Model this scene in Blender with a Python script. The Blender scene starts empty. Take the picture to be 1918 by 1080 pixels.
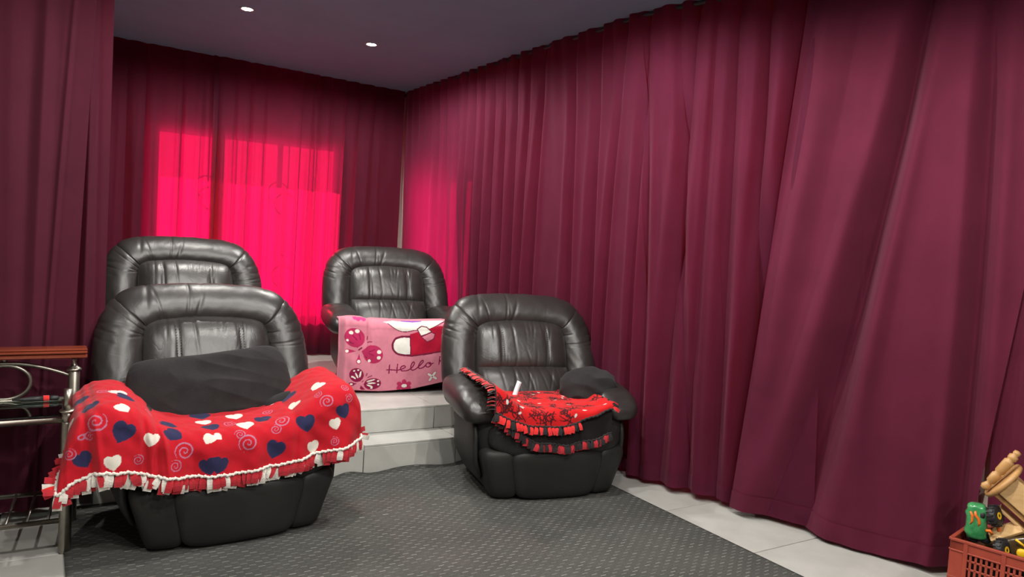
import bpy, math, random
import numpy as np
from mathutils import Vector, Matrix, Euler
random.seed(7); rng = np.random.default_rng(7)
PI = math.pi
S = bpy.context.scene
COL = S.collection

# ------------------------------------------------------------------ camera
H = 1.385
YAW, PITCH, ROLL, FPX = -0.552818, -0.0590222, 0.0598878, 1408.45
_f = np.array([-math.sin(YAW)*math.cos(PITCH), math.cos(YAW)*math.cos(PITCH), math.sin(PITCH)])
_r0 = np.array([math.cos(YAW), math.sin(YAW), 0.0]); _u0 = np.cross(_r0, _f)
_r = math.cos(ROLL)*_r0 + math.sin(ROLL)*_u0
_u = -math.sin(ROLL)*_r0 + math.cos(ROLL)*_u0
cam = bpy.data.cameras.new('camera'); camo = bpy.data.objects.new('camera', cam); COL.objects.link(camo)
cam.sensor_fit = 'HORIZONTAL'; cam.sensor_width = 36.0; cam.lens = FPX/1918*36.0
cam.clip_start = 0.02; cam.clip_end = 200
camo.matrix_world = Matrix(((_r[0], _u[0], -_f[0], 0), (_r[1], _u[1], -_f[1], 0), (_r[2], _u[2], -_f[2], H), (0, 0, 0, 1)))
S.camera = camo

# ------------------------------------------------------------------ world, sun, exposure
W = bpy.data.worlds.new('world'); S.world = W; W.use_nodes = True
bg = W.node_tree.nodes['Background']; bg.inputs[0].default_value = (0.80, 0.90, 1.0, 1); bg.inputs[1].default_value = 9.0
sun = bpy.data.lights.new('sun', 'SUN'); sun.energy = 11; sun.angle = 0.01; sun.color = (1, .95, .86)
suno = bpy.data.objects.new('sun', sun); COL.objects.link(suno)
suno.location = (2.5, 12, 6)
suno.rotation_euler = Vector((0.03, -0.905, -0.42)).to_track_quat('-Z', 'Y').to_euler()
LAMP_W = 102.0
S.view_settings.view_transform = 'Standard'; S.view_settings.look = 'None'
S.view_settings.exposure = 0.0; S.view_settings.gamma = 1.0
try: S.view_settings.use_curve_mapping = False
except Exception: pass
S.cycles.max_bounces = 10; S.cycles.diffuse_bounces = 5; S.cycles.glossy_bounces = 4
S.cycles.transparent_max_bounces = 12; S.cycles.use_denoising = True
S.cycles.sample_clamp_indirect = 4.0

# ------------------------------------------------------------------ material helpers
def nodes(name):
    m = bpy.data.materials.new(name); m.use_nodes = True
    nt = m.node_tree; b = nt.nodes['Principled BSDF']; o = nt.nodes['Material Output']
    return m, nt, b, o
def N(nt, t, **kw):
    n = nt.nodes.new(t)
    for k, v in kw.items():
        if k.startswith('_'): setattr(n, k[1:], v)
        else: n.inputs[k].default_value = v
    return n
def ramp(nt, stops):
    n = nt.nodes.new('ShaderNodeValToRGB'); e = n.color_ramp.elements
    while len(e) < len(stops): e.new(0.5)
    for i, (p, c) in enumerate(stops): e[i].position = p; e[i].color = (*c, 1)
    return n
def noisy(name, c1, c2, scale=8, rough=.5, bump=0.0, bscale=60, metallic=0, spec=.5, sheen=0, stretch=None, detail=5, bdist=.01):
    m, nt, b, o = nodes(name); L = nt.links.new
    tc = N(nt, 'ShaderNodeTexCoord'); mp = N(nt, 'ShaderNodeMapping'); L(tc.outputs['Object'], mp.inputs[0])
    if stretch: mp.inputs['Scale'].default_value = stretch
    n = N(nt, 'ShaderNodeTexNoise', Scale=scale, Detail=detail, Roughness=.6); L(mp.outputs[0], n.inputs[0])
    r = ramp(nt, [(.3, c1), (.7, c2)]); L(n.outputs[0], r.inputs[0]); L(r.outputs[0], b.inputs['Base Color'])
    b.inputs['Roughness'].default_value = rough; b.inputs['Metallic'].default_value = metallic
    b.inputs['Specular IOR Level'].default_value = spec
    if sheen:
        b.inputs['Sheen Weight'].default_value = sheen; b.inputs['Sheen Roughness'].default_value = .5
    if bump:
        n2 = N(nt, 'ShaderNodeTexNoise', Scale=bscale, Detail=4); L(mp.outputs[0], n2.inputs[0])
        bp = N(nt, 'ShaderNodeBump', Strength=bump, Distance=bdist); L(n2.outputs[0], bp.inputs['Height']); L(bp.outputs[0], b.inputs['Normal'])
    return m

def leather(name, c1, c2, rough=.36, spec=.55, crease=.5):
    m, nt, b, o = nodes(name); L = nt.links.new
    tc = N(nt, 'ShaderNodeTexCoord')
    n = N(nt, 'ShaderNodeTexNoise', Scale=5.0, Detail=5); L(tc.outputs['Object'], n.inputs[0])
    r = ramp(nt, [(.3, c1), (.7, c2)]); L(n.outputs[0], r.inputs[0]); L(r.outputs[0], b.inputs['Base Color'])
    rr = N(nt, 'ShaderNodeMapRange'); rr.inputs['To Min'].default_value = rough-.06; rr.inputs['To Max'].default_value = rough+.10
    L(n.outputs[0], rr.inputs[0]); L(rr.outputs[0], b.inputs['Roughness'])
    b.inputs['Specular IOR Level'].default_value = spec
    # soft creases: distorted noise, then fine pebble grain
    n1 = N(nt, 'ShaderNodeTexNoise', Scale=7.0, Detail=2, Distortion=.8); L(tc.outputs['Object'], n1.inputs[0])
    v = N(nt, 'ShaderNodeTexVoronoi', Scale=16.0, _feature='DISTANCE_TO_EDGE')
    mixv = N(nt, 'ShaderNodeMixRGB', Fac=.14); L(tc.outputs['Object'], mixv.inputs[1]); L(n1.outputs['Color'], mixv.inputs[2]); L(mixv.outputs[0], v.inputs['Vector'])
    vr = N(nt, 'ShaderNodeMapRange'); vr.inputs['From Max'].default_value = .10; L(v.outputs['Distance'], vr.inputs[0])
    g = N(nt, 'ShaderNodeTexVoronoi', Scale=420.0); L(tc.outputs['Object'], g.inputs['Vector'])
    b1 = N(nt, 'ShaderNodeBump', Strength=crease*.6, Distance=.006); L(n1.outputs[0], b1.inputs['Height'])
    b2 = N(nt, 'ShaderNodeBump', Strength=crease*.16, Distance=.0016); L(vr.outputs[0], b2.inputs['Height']); L(b1.outputs[0], b2.inputs['Normal'])
    b3 = N(nt, 'ShaderNodeBump', Strength=.12, Distance=.0008); L(g.outputs['Distance'], b3.inputs['Height']); L(b2.outputs[0], b3.inputs['Normal'])
    L(b3.outputs[0], b.inputs['Normal'])
    return m

def fabric_curtain(name, base, trans, tfac=.34, clear=.05, sheen=.25):
    m, nt, b, o = nodes(name); L = nt.links.new
    tc = N(nt, 'ShaderNodeTexCoord')
    n = N(nt, 'ShaderNodeTexNoise', Scale=3.0, Detail=6, Roughness=.65); L(tc.outputs['Object'], n.inputs[0])
    c1 = tuple(x*.86 for x in base); c2 = tuple(x*1.14 for x in base)
    r = ramp(nt, [(.3, c1), (.7, c2)]); L(n.outputs[0], r.inputs[0]); L(r.outputs[0], b.inputs['Base Color'])
    b.inputs['Roughness'].default_value = .85; b.inputs['Specular IOR Level'].default_value = .15
    b.inputs['Sheen Weight'].default_value = sheen; b.inputs['Sheen Roughness'].default_value = .45
    b.inputs['Sheen Tint'].default_value = (1, .45, .6, 1)
    w = N(nt, 'ShaderNodeTexNoise', Scale=260.0, Detail=2); L(tc.outputs['Object'], w.inputs[0])
    bp = N(nt, 'ShaderNodeBump', Strength=.15, Distance=.002); L(w.outputs[0], bp.inputs['Height']); L(bp.outputs[0], b.inputs['Normal'])
    t = N(nt, 'ShaderNodeBsdfTranslucent', Color=(*trans, 1)); L(bp.outputs[0], t.inputs['Normal'])
    mx = N(nt, 'ShaderNodeMixShader', Fac=tfac); L(b.outputs[0], mx.inputs[1]); L(t.outputs[0], mx.inputs[2])
    tr = N(nt, 'ShaderNodeBsdfTransparent', Color=(trans[0], trans[1]*.5, trans[2]*.7, 1))
    m2 = N(nt, 'ShaderNodeMixShader', Fac=clear); L(mx.outputs[0], m2.inputs[1]); L(tr.outputs[0], m2.inputs[2])
    L(m2.outputs[0], o.inputs[0])
    return m

def printed(name, rough=.9, sheen=.08, bump=.25, bscale=220):
    m, nt, b, o = nodes(name); L = nt.links.new
    a = N(nt, 'ShaderNodeAttribute', _attribute_name='print')
    tc = N(nt, 'ShaderNodeTexCoord')
    n = N(nt, 'ShaderNodeTexNoise', Scale=40.0, Detail=4); L(tc.outputs['Object'], n.inputs[0])
    mr = N(nt, 'ShaderNodeMapRange'); mr.inputs['To Min'].default_value = .86; mr.inputs['To Max'].default_value = 1.1; L(n.outputs[0], mr.inputs[0])
    mu = N(nt, 'ShaderNodeMixRGB', Fac=1.0, _blend_type='MULTIPLY'); L(a.outputs['Color'], mu.inputs[1]); L(mr.outputs[0], mu.inputs[2])
    L(mu.outputs[0], b.inputs['Base Color']); b.inputs['Roughness'].default_value = rough
    b.inputs['Specular IOR Level'].default_value = .1
    b.inputs['Sheen Weight'].default_value = sheen
    w = N(nt, 'ShaderNodeTexNoise', Scale=bscale, Detail=3); L(tc.outputs['Object'], w.inputs[0])
    bp = N(nt, 'ShaderNodeBump', Strength=bump, Distance=.002); L(w.outputs[0], bp.inputs['Height']); L(bp.outputs[0], b.inputs['Normal'])
    return m

def emis(name, c, s):
    m, nt, b, o = nodes(name)
    b.inputs['Base Color'].default_value = (*c, 1); b.inputs['Emission Color'].default_value = (*c, 1); b.inputs['Emission Strength'].default_value = s
    return m

M = {}
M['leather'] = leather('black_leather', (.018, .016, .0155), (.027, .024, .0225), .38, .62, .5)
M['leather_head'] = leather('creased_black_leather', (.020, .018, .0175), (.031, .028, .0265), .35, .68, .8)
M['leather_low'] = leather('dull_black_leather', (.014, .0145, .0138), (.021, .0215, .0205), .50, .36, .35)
M['thread'] = noisy('black_thread', (.01, .01, .01), (.02, .02, .02), rough=.7)
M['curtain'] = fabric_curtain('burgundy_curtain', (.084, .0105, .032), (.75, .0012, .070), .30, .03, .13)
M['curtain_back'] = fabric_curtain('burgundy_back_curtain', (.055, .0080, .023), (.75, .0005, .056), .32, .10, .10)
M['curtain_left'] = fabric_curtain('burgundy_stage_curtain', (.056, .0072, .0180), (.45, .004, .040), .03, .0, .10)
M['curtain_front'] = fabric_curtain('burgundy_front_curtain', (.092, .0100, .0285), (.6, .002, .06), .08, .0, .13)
M['ceiling'] = noisy('dark_grey_ceiling_paint', (.20, .275, .385), (.225, .305, .43), scale=2, rough=.8, bump=.05, bscale=120)
M['wall'] = noisy('cream_wall_paint', (.32, .29, .25), (.38, .345, .30), scale=3, rough=.85, bump=.06, bscale=160)
M['standin_post'] = noisy('cream_standin_post', (.50, .45, .37), (.58, .53, .44), scale=4, rough=.7)  # for the added post that replaces the wall in the curtain slit
M['tile'] = noisy('pale_grey_tile', (.40, .40, .375), (.50, .495, .465), scale=5, rough=.38, bump=.03, bscale=30, spec=.45, detail=8)
M['grout'] = noisy('grey_grout', (.16, .155, .145), (.20, .195, .18), scale=40, rough=.9)
M['chrome'] = noisy('brushed_nickel', (.27, .25, .21), (.34, .31, .27), scale=30, rough=.36, metallic=1)
M['black_metal'] = noisy('black_metal', (.015, .015, .015), (.03, .03, .03), rough=.4)
M['rope'] = noisy('tan_cord', (.42, .33, .24), (.55, .45, .34), scale=60, rough=.9, bump=.3, bscale=300)
M['black_cloth'] = noisy('black_cloth', (.016, .015, .016), (.024, .0225, .0235), scale=10, rough=.9, bump=.3, bscale=240, spec=.15, sheen=.06)
M['red_fleece'] = printed('red_heart_fleece'); M['pink_fleece'] = printed('pink_plush_fleece', .85, .2); M['web_fleece'] = printed('red_black_fleece')
M['cream_fleece'] = noisy('cream_fleece', (.62, .58, .52), (.74, .70, .64), scale=50, rough=.95, bump=.3, bscale=300, sheen=.3)
M['plain_red_fleece'] = noisy('plain_red_fleece', (.36, .008, .018), (.48, .012, .024), scale=30, rough=.95, bump=.3, bscale=300, sheen=.3)
M['bright_red_fleece'] = noisy('bright_red_fleece', (.58, .012, .014), (.72, .02, .02), scale=30, rough=.95, bump=.3, bscale=300, sheen=.3)
M['black_fleece'] = noisy('black_fleece', (.008, .007, .008), (.014, .012, .013), scale=30, rough=.95, bump=.3, bscale=300, sheen=.2)
M['paper'] = noisy('white_paper', (.70, .72, .76), (.80, .82, .86), rough=.4)
M['trimwhite'] = noisy('white_lamp_trim', (.35, .35, .36), (.42, .42, .43), rough=.4)
M['lens'] = emis('lit_lamp_lens', (1, .97, .88), 60)
M['frame_white'] = noisy('white_window_frame', (.6, .6, .6), (.7, .7, .7), rough=.5)
M['iron'] = noisy('black_iron_bars', (.02, .02, .02), (.04, .04, .04), rough=.5)
M['crate'] = noisy('red_crate_plastic', (.27, .040, .022), (.34, .055, .03), scale=12, rough=.5, bump=.05, bscale=90)
M['pine'] = noisy('pale_pine', (.56, .34, .14), (.70, .46, .22), scale=9, rough=.5, stretch=(1, 1, 9), bump=.04)
M['oak'] = noisy('honey_wood', (.38, .19, .06), (.52, .29, .11), scale=9, rough=.45, stretch=(1, 6, 1), bump=.04)
M['rubber'] = noisy('black_rubber', (.012, .012, .013), (.022, .022, .024), rough=.5, bump=.3, bscale=90)
M['yellow'] = noisy('yellow_plastic', (.75, .42, .01), (.85, .52, .02), rough=.35)
M['orange'] = noisy('orange_plastic', (.75, .14, .02), (.85, .2, .03), rough=.35)
M['green'] = noisy('green_plastic', (.015, .16, .05), (.08, .36, .13), scale=24, rough=.22, spec=.6)
M['brownclear'] = noisy('smoky_brown_plastic', (.05, .03, .012), (.08, .05, .02), rough=.2)
M['plate'] = noisy('white_toy_plastic', (.6, .5, .5), (.8, .75, .75), rough=.35)
# polished mahogany edge
M['mahogany'] = noisy('polished_mahogany', (.13, .022, .010), (.22, .045, .02), scale=6, rough=.16, stretch=(.6, 8, 8), spec=.7)
def _glass():
    m, nt, b, o = nodes('dark_shelf_glass'); L = nt.links.new
    g = N(nt, 'ShaderNodeBsdfGlossy', Color=(.9, .95, .92, 1), Roughness=.03); t = N(nt, 'ShaderNodeBsdfTransparent', Color=(.50, .56, .54, 1))
    f = N(nt, 'ShaderNodeFresnel', IOR=1.5); x = N(nt, 'ShaderNodeMixShader'); L(f.outputs[0], x.inputs[0]); L(t.outputs[0], x.inputs[1]); L(g.outputs[0], x.inputs[2]); L(x.outputs[0], o.inputs[0])
    m2, nt, b, o = nodes('window_glass'); L = nt.links.new
    g = N(nt, 'ShaderNodeBsdfGlossy', Color=(1, 1, 1, 1), Roughness=.02); t = N(nt, 'ShaderNodeBsdfTransparent', Color=(.95, .97, .96, 1))
    x = N(nt, 'ShaderNodeMixShader', Fac=.06); L(t.outputs[0], x.inputs[1]); L(g.outputs[0], x.inputs[2]); L(x.outputs[0], o.inputs[0])
    return m, m2
M['glass'], M['pane'] = _glass()
def _rug():
    m, nt, b, o = nodes('charcoal_rug_weave'); L = nt.links.new
    tc = N(nt, 'ShaderNodeTexCoord'); sp = N(nt, 'ShaderNodeSeparateXYZ'); L(tc.outputs['Object'], sp.inputs[0])
    def mth(op, a, b_=None):
        n = nt.nodes.new('ShaderNodeMath'); n.operation = op
        for i, v in enumerate((a, b_)):
            if v is None: continue
            if isinstance(v, (int, float)): n.inputs[i].default_value = v
            else: L(v, n.inputs[i])
        return n.outputs[0]
    PX, PY = .0615, .0242
    wob = N(nt, 'ShaderNodeTexNoise', Scale=40.0); L(tc.outputs['Object'], wob.inputs[0])
    yy = mth('DIVIDE', sp.outputs[1], PY); row = mth('FLOOR', yy); fy = mth('FRACT', yy)
    odd = mth('MODULO', row, 2.0); odd = mth('ABSOLUTE', odd)
    xx = mth('DIVIDE', sp.outputs[0], PX); xx = mth('ADD', xx, mth('MULTIPLY', odd, .5)); xx = mth('ADD', xx, mth('MULTIPLY', wob.outputs[0], .12)); fx = mth('FRACT', xx)
    inx = mth('LESS_THAN', mth('ABSOLUTE', mth('SUBTRACT', fx, .5)), .225)
    iny = mth('LESS_THAN', mth('ABSOLUTE', mth('SUBTRACT', fy, .5)), .075)
    d = mth('MULTIPLY', inx, iny)
    cmb = N(nt, 'ShaderNodeCombineXYZ'); L(mth('FLOOR', xx), cmb.inputs[0]); L(row, cmb.inputs[1])
    wn = N(nt, 'ShaderNodeTexWhiteNoise'); L(cmb.outputs[0], wn.inputs[0])
    d = mth('MULTIPLY', d, mth('ADD', mth('MULTIPLY', wn.outputs['Value'], .9), .10))
    n = N(nt, 'ShaderNodeTexNoise', Scale=2.2, Detail=6); L(tc.outputs['Object'], n.inputs[0])
    mp = N(nt, 'ShaderNodeMapping', Scale=(30, 260, 30)); L(tc.outputs['Object'], mp.inputs[0])
    n2 = N(nt, 'ShaderNodeTexNoise', Scale=3.0, Detail=4); L(mp.outputs[0], n2.inputs[0])
    r = ramp(nt, [(.25, (.062, .063, .060)), (.75, (.092, .092, .085))]); L(n.outputs[0], r.inputs[0])
    r2 = ramp(nt, [(.3, (.55, .55, .55)), (.7, (1.25, 1.25, 1.25))]); L(n2.outputs[0], r2.inputs[0])
    mu = N(nt, 'ShaderNodeMixRGB', Fac=1, _blend_type='MULTIPLY'); L(r.outputs[0], mu.inputs[1]); L(r2.outputs[0], mu.inputs[2])
    mx = N(nt, 'ShaderNodeMixRGB', Color2=(.29, .29, .265, 1)); L(d, mx.inputs[0]); L(mu.outputs[0], mx.inputs[1])
    L(mx.outputs[0], b.inputs['Base Color']); b.inputs['Roughness'].default_value = .92; b.inputs['Specular IOR Level'].default_value = .1
    bp = N(nt, 'ShaderNodeBump', Strength=.4, Distance=.003); L(n2.outputs[0], bp.inputs['Height']); L(bp.outputs[0], b.inputs['Normal'])
    return m
M['rug'] = _rug()

# ------------------------------------------------------------------ geometry helpers
def link(name, me, mat=None, parent=None):
    o = bpy.data.objects.new(name, me); COL.objects.link(o)
    if mat is not None and not me.materials: me.materials.append(mat)
    if parent is not None: o.parent = parent
    return o
def build(name, V, F, mat, parent=None, smooth=True):
    me = bpy.data.meshes.new(name)
    V = np.asarray(V, dtype=np.float64)
    me.from_pydata(V.tolist(), [], [list(f) for f in F] if not isinstance(F, np.ndarray) else F.tolist())
    if smooth: me.polygons.foreach_set('use_smooth', np.ones(len(me.polygons), dtype=bool))
    me.update()
    return link(name, me, mat, parent)
def gridF(nu, nv, cu=False, cv=False):
    iu = np.arange(nu if cu else nu-1); iv = np.arange(nv if cv else nv-1)
    A, B = np.meshgrid(iu, iv, indexing='ij'); A = A.ravel(); B = B.ravel()
    A2 = (A+1) % nu; B2 = (B+1) % nv
    return np.stack([A*nv+B, A2*nv+B, A2*nv+B2, A*nv+B2], 1)
def gsurf(name, X, Y, Z, mat, parent=None, cu=False, cv=False, smooth=True, flip=False):
    nu, nv = X.shape; V = np.stack([X.ravel(), Y.ravel(), Z.ravel()], 1)
    F = gridF(nu, nv, cu, cv)
    if flip: F = F[:, ::-1]
    return build(name, V, F, mat, parent, smooth)
def spow(c, e): return np.sign(c)*np.abs(c)**e
def squad(cx, cy, cz, a, b, c, e1=.5, e2=.5, nu=64, nv=32):
    """super-ellipsoid points: e1 vertical roundness, e2 plan roundness (small = boxier)"""
    th = np.linspace(-PI, PI, nu, endpoint=False); ph = np.linspace(-PI/2, PI/2, nv)
    T, P = np.meshgrid(th, ph, indexing='ij')
    X = cx+a*spow(np.cos(P), e1)*spow(np.cos(T), e2); Y = cy+b*spow(np.cos(P), e1)*spow(np.sin(T), e2); Z = cz+c*spow(np.sin(P), e1)
    return X, Y, Z
def sq(name, args, mat, parent=None, deform=None, nu=64, nv=32, **kw):
    X, Y, Z = squad(*args, nu=nu, nv=nv, **kw)
    if deform: X, Y, Z = deform(X, Y, Z)
    return gsurf(name, X, Y, Z, mat, parent, cu=True)
class MB:
    def __init__(s): s.V = []; s.F = []
    def add(s, V, F):
        b = len(s.V); s.V += [tuple(v) for v in V]; s.F += [tuple(i+b for i in f) for f in F]; return s
    def box(s, c, d, rot=None, bev=0.0):
        x, y, z = (t/2 for t in d)
        if bev > 0:
            b = bev; P = []
            for sx in (-1, 1):
                for sy in (-1, 1):
                    for sz in (-1, 1):
                        P += [(sx*(x-b), sy*(y-b), sz*z), (sx*(x-b), sy*y, sz*(z-b)), (sx*x, sy*(y-b), sz*(z-b))]
            import bmesh
            bm = bmesh.new(); vs = [bm.verts.new(p) for p in P]; bmesh.ops.convex_hull(bm, input=vs)
            bmesh.ops.dissolve_limit(bm, angle_limit=.01, verts=bm.verts[:], edges=bm.edges[:])
            bm.verts.index_update(); V = [v.co.copy() for v in bm.verts]; F = [[v.index for v in f.verts] for f in bm.faces]; bm.free()
        else:
            V = [Vector((sx*x, sy*y, sz*z)) for sx in (-1, 1) for sy in (-1, 1) for sz in (-1, 1)]
            F = [(0, 1, 3, 2), (4, 6, 7, 5), (0, 4, 5, 1), (2, 3, 7, 6), (0, 2, 6, 4), (1, 5, 7, 3)]
        R = rot.to_matrix() if rot is not None else Matrix.Identity(3)
        return s.add([R @ Vector(v)+Vector(c) for v in V], F)
    def tube(s, pts, r, n=10, closed=False, cap=True):
        pts = [Vector(p) for p in pts]; k = len(pts); R = r if isinstance(r, (list, tuple, np.ndarray)) else [r]*k
        V = []; up = None
        for i, p in enumerate(pts):
            t = (pts[(i+1) % k]-pts[i-1]) if closed else (pts[min(i+1, k-1)]-pts[max(i-1, 0)])
            t.normalize()
            if up is None:
                up = Vector((0, 0, 1)) if abs(t.z) < .9 else Vector((1, 0, 0))
            a = t.cross(up).normalized(); up = a.cross(t).normalized()
            for j in range(n):
                q = 2*PI*j/n; V.append(p+(a*math.cos(q)+up*math.sin(q))*R[i])
        F = []
        for i in range(k if closed else k-1):
            for j in range(n):
                F.append((i*n+j, i*n+(j+1) % n, ((i+1) % k)*n+(j+1) % n, ((i+1) % k)*n+j))
        if cap and not closed: F += [tuple(range(n))[::-1], tuple((k-1)*n+j for j in range(n))]
        return s.add(V, F)
    def lathe(s, prof, c=(0, 0, 0), n=24, rot=None):
        V = []; R = rot.to_matrix() if rot is not None else Matrix.Identity(3)
        for r, z in prof:
            for j in range(n):
                q = 2*PI*j/n; V.append(R @ Vector((r*math.cos(q), r*math.sin(q), z))+Vector(c))
        F = [(i*n+j, i*n+(j+1) % n, (i+1)*n+(j+1) % n, (i+1)*n+j) for i in range(len(prof)-1) for j in range(n)]
        F += [tuple(range(n))[::-1], tuple((len(prof)-1)*n+j for j in range(n))]
        return s.add(V, F)
    def build(s, name, mat, parent=None, smooth=False): return build(name, s.V, s.F, mat, parent, smooth)
def thing(name, label, cat, loc=(0, 0, 0), rz=0, group=None, scale=None):
    o = bpy.data.objects.new(name, None); COL.objects.link(o); o.location = loc; o.rotation_euler = (0, 0, rz); o.empty_display_size = .1
    if scale: o.scale = scale
    return tag(o, label, cat, group)
def tag(o, label=None, cat=None, group=None, kind=None):
    if label: o['label'] = label
    if cat: o['category'] = cat
    if group: o['group'] = group
    if kind: o['kind'] = kind
    return o
def at_base(o, loc):
    """move a mesh object's origin to loc, keeping its world shape"""
    me = o.data; n = len(me.vertices); a = np.empty(n*3); me.vertices.foreach_get('co', a); a = a.reshape(-1, 3)-np.array(loc); me.vertices.foreach_set('co', a.ravel()); me.update(); o.location = loc
    return o
def sm(a, k):
    w = np.hanning(2*k+3)[1:-1]; w /= w.sum(); return np.convolve(np.pad(a, k, mode='edge'), w, 'valid')
def hash_noise(seed, n=6, lo=1., hi=8.):
    g = np.random.default_rng(seed); fr = g.uniform(lo, hi, (n, 2)); ph = g.uniform(0, 2*PI, n); am = g.uniform(.4, 1, n)/np.sqrt(fr.sum(1)); am /= am.sum()
    def f(x, y):
        return sum(a*np.sin(p[0]*x+p[1]*y*np.where(i % 2, 1, -1)+q) for i, (a, p, q) in enumerate(zip(am, fr, ph)))
    return f

# ================================================================== THE SETTING
def ceil_z(x, y): return 2.69+.0145*(6.4-y)+.02*(2.7-x)
PLAT = 0.32; TREAD = 0.171; YS1 = 4.08; YS2 = 4.325

# floor: grout bed + one mesh shared by every tile
b = MB(); b.box((.9, 1.2, -.055), (7.2, 8.4, .1)); floor = b.build('floor', M['grout']); tag(floor, kind='structure')
tm = MB(); tm.box((0, 0, -.006), (.594, .594, .012), bev=.0015); tile0 = tm.build('tile', M['tile'], floor)
X0, Y0 = 3.430, 2.92   # a joint crossing seen beside the rug
first = True
for i in range(-9, 2):
    for j in range(-9, 3):
        cx, cy = X0+.6*i+.3, Y0+.6*j+.3
        if not (-2.6 < cx < 4.4 and -2.9 < cy < 4.3): continue
        if first: t = tile0; first = False
        else:
            t = tile0.copy(); COL.objects.link(t)
        t.location = (cx, cy, 0)

# raised platform of two tiled steps
b = MB(); b.box((.0, 5.45, .15), (6.0, 2.22, .318)); plat = b.build('floor_platform', M['grout']); tag(plat, kind='structure')
b = MB(); b.box((1.6, 4.21, .08), (2.8, .236, .158)); stp = b.build('floor_step', M['grout']); tag(stp, kind='structure')
def slab(x0, x1, y0, y1, z0, z1, parent, name='tile'):
    m = MB(); m.box(((x0+x1)/2, (y0+y1)/2, (z0+z1)/2), (x1-x0, y1-y0, z1-z0), bev=.0015); return m.build(name, M['tile'], parent)
g = .0025
xs = [.2, .373, .973, 1.573, 2.173, 2.773, 3.0]
for a, c in zip(xs[:-1], xs[1:]):
    slab(a+g, c-g, YS1-.006, YS2-.004, TREAD-.012, TREAD, stp, 'tread_tile')
    slab(a+g, c-g, YS1-.008, YS1+.004, .0, TREAD-.0135, stp, 'riser_tile')
xs = [-1.467+.6*i for i in range(8)]
for a, c in zip(xs[:-1], xs[1:]):
    slab(a+g, c-g, YS2-.008, YS2+.004, TREAD+.002 if a > .1 else .0, PLAT-.0135, plat, 'riser_tile')
    for y0, y1 in ((YS2-.006, 4.925), (4.925, 5.525), (5.525, 6.125), (6.125, 6.6)):
        slab(a+g, c-g, y0+(g if y0 > 4.5 else 0), y1-g, PLAT-.012, PLAT, plat, 'platform_tile')

# ceiling: gently sloping slab
def quadbox(name, pts_bot, pts_top, mat):
    return build(name, list(pts_bot)+list(pts_top), [(0, 3, 2, 1), (4, 5, 6, 7), (0, 1, 5, 4), (1, 2, 6, 5), (2, 3, 7, 6), (3, 0, 4, 7)], mat, None, False)
cc = [(-2.7, -3.0), (5.2, -3.0), (5.2, 6.95), (-2.7, 6.95)]
ceiling = quadbox('ceiling', [(x, y, ceil_z(x, y)) for x, y in cc], [(x, y, ceil_z(x, y)+.15) for x, y in cc], M['ceiling']); tag(ceiling, kind='structure')

# back wall with the daylit window
WY0, WY1 = 6.50, 6.58
WX0, WX1, WZ0, WZ1 = .66, 2.17, .60, 2.17
b = MB()
def wb(x0, x1, z0, z1): b.box(((x0+x1)/2, (WY0+WY1)/2, (z0+z1)/2), (x1-x0, WY1-WY0, z1-z0))
wb(-2.6, WX0, 0, 2.95); wb(WX1, 3.2, 0, 2.95); wb(WX0, WX1, 0, WZ0); wb(WX0, WX1, WZ1, 2.95)
wall_back = b.build('wall_back', M['wall']); tag(wall_back, kind='structure')
b = MB(); b.box((1.4, 6.975, 2.24), (4.2, .79, .10)); ev = b.build('trim_1', M['wall']); tag(ev, kind='structure')   # eave over the window outside
def window(name, x0, x1, z0, z1, place, bars=True):
    """frame, mullions, panes and burglar bars in a local x-z plane; place() maps local to world"""
    w = bpy.data.objects.new(name, None); COL.objects.link(w); tag(w, kind='structure'); w.matrix_world = place
    m = MB(); t = .05
    for c, d in (((x0+t/2, 0, (z0+z1)/2), (t, .06, z1-z0)), ((x1-t/2, 0, (z0+z1)/2), (t, .06, z1-z0)), (((x0+x1)/2, 0, z0+t/2), (x1-x0-2*t, .06, t)), (((x0+x1)/2, 0, z1-t/2), (x1-x0-2*t, .06, t))): m.box(c, d)
    m.build('window_frame', M['frame_white'], w)
    n = 3 if x1-x0 > 1.2 else 2; wid = (x1-x0-2*t)/n
    for i in range(n):
        if i: 
            q = MB(); q.box((x0+t+wid*i, 0, (z0+z1)/2), (.035, .05, z1-z0-2*t)); q.build('mullion', M['frame_white'], w)
        q = MB(); q.box((x0+t+wid*(i+.5), 0, (z0+z1)/2), (wid-.04, .005, z1-z0-2*t-.01)); q.build('pane', M['pane'], w)
    if bars:
        k = 7
        for i in range(1, k):
            xx = x0+(x1-x0)*i/k; q = MB(); q.tube([(xx, .05, z0), (xx, .05, z1)], .006, 6); q.build('burglar_bar', M['iron'], w, True)
        for zz in (z0+.5, z0+1.1):
            for xx in (x0+.42, x0+1.0):
                q = MB(); q.tube([(xx+.09*math.cos(a), +.05, zz+.09*math.sin(a)) for a in np.linspace(.4, 4.6, 16)], .006, 6); q.build('burglar_bar', M['iron'], w, True)
    return w
window('window_1', WX0, WX1, WZ0, WZ1, Matrix.Translation((0, 6.547, 0)))

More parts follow.
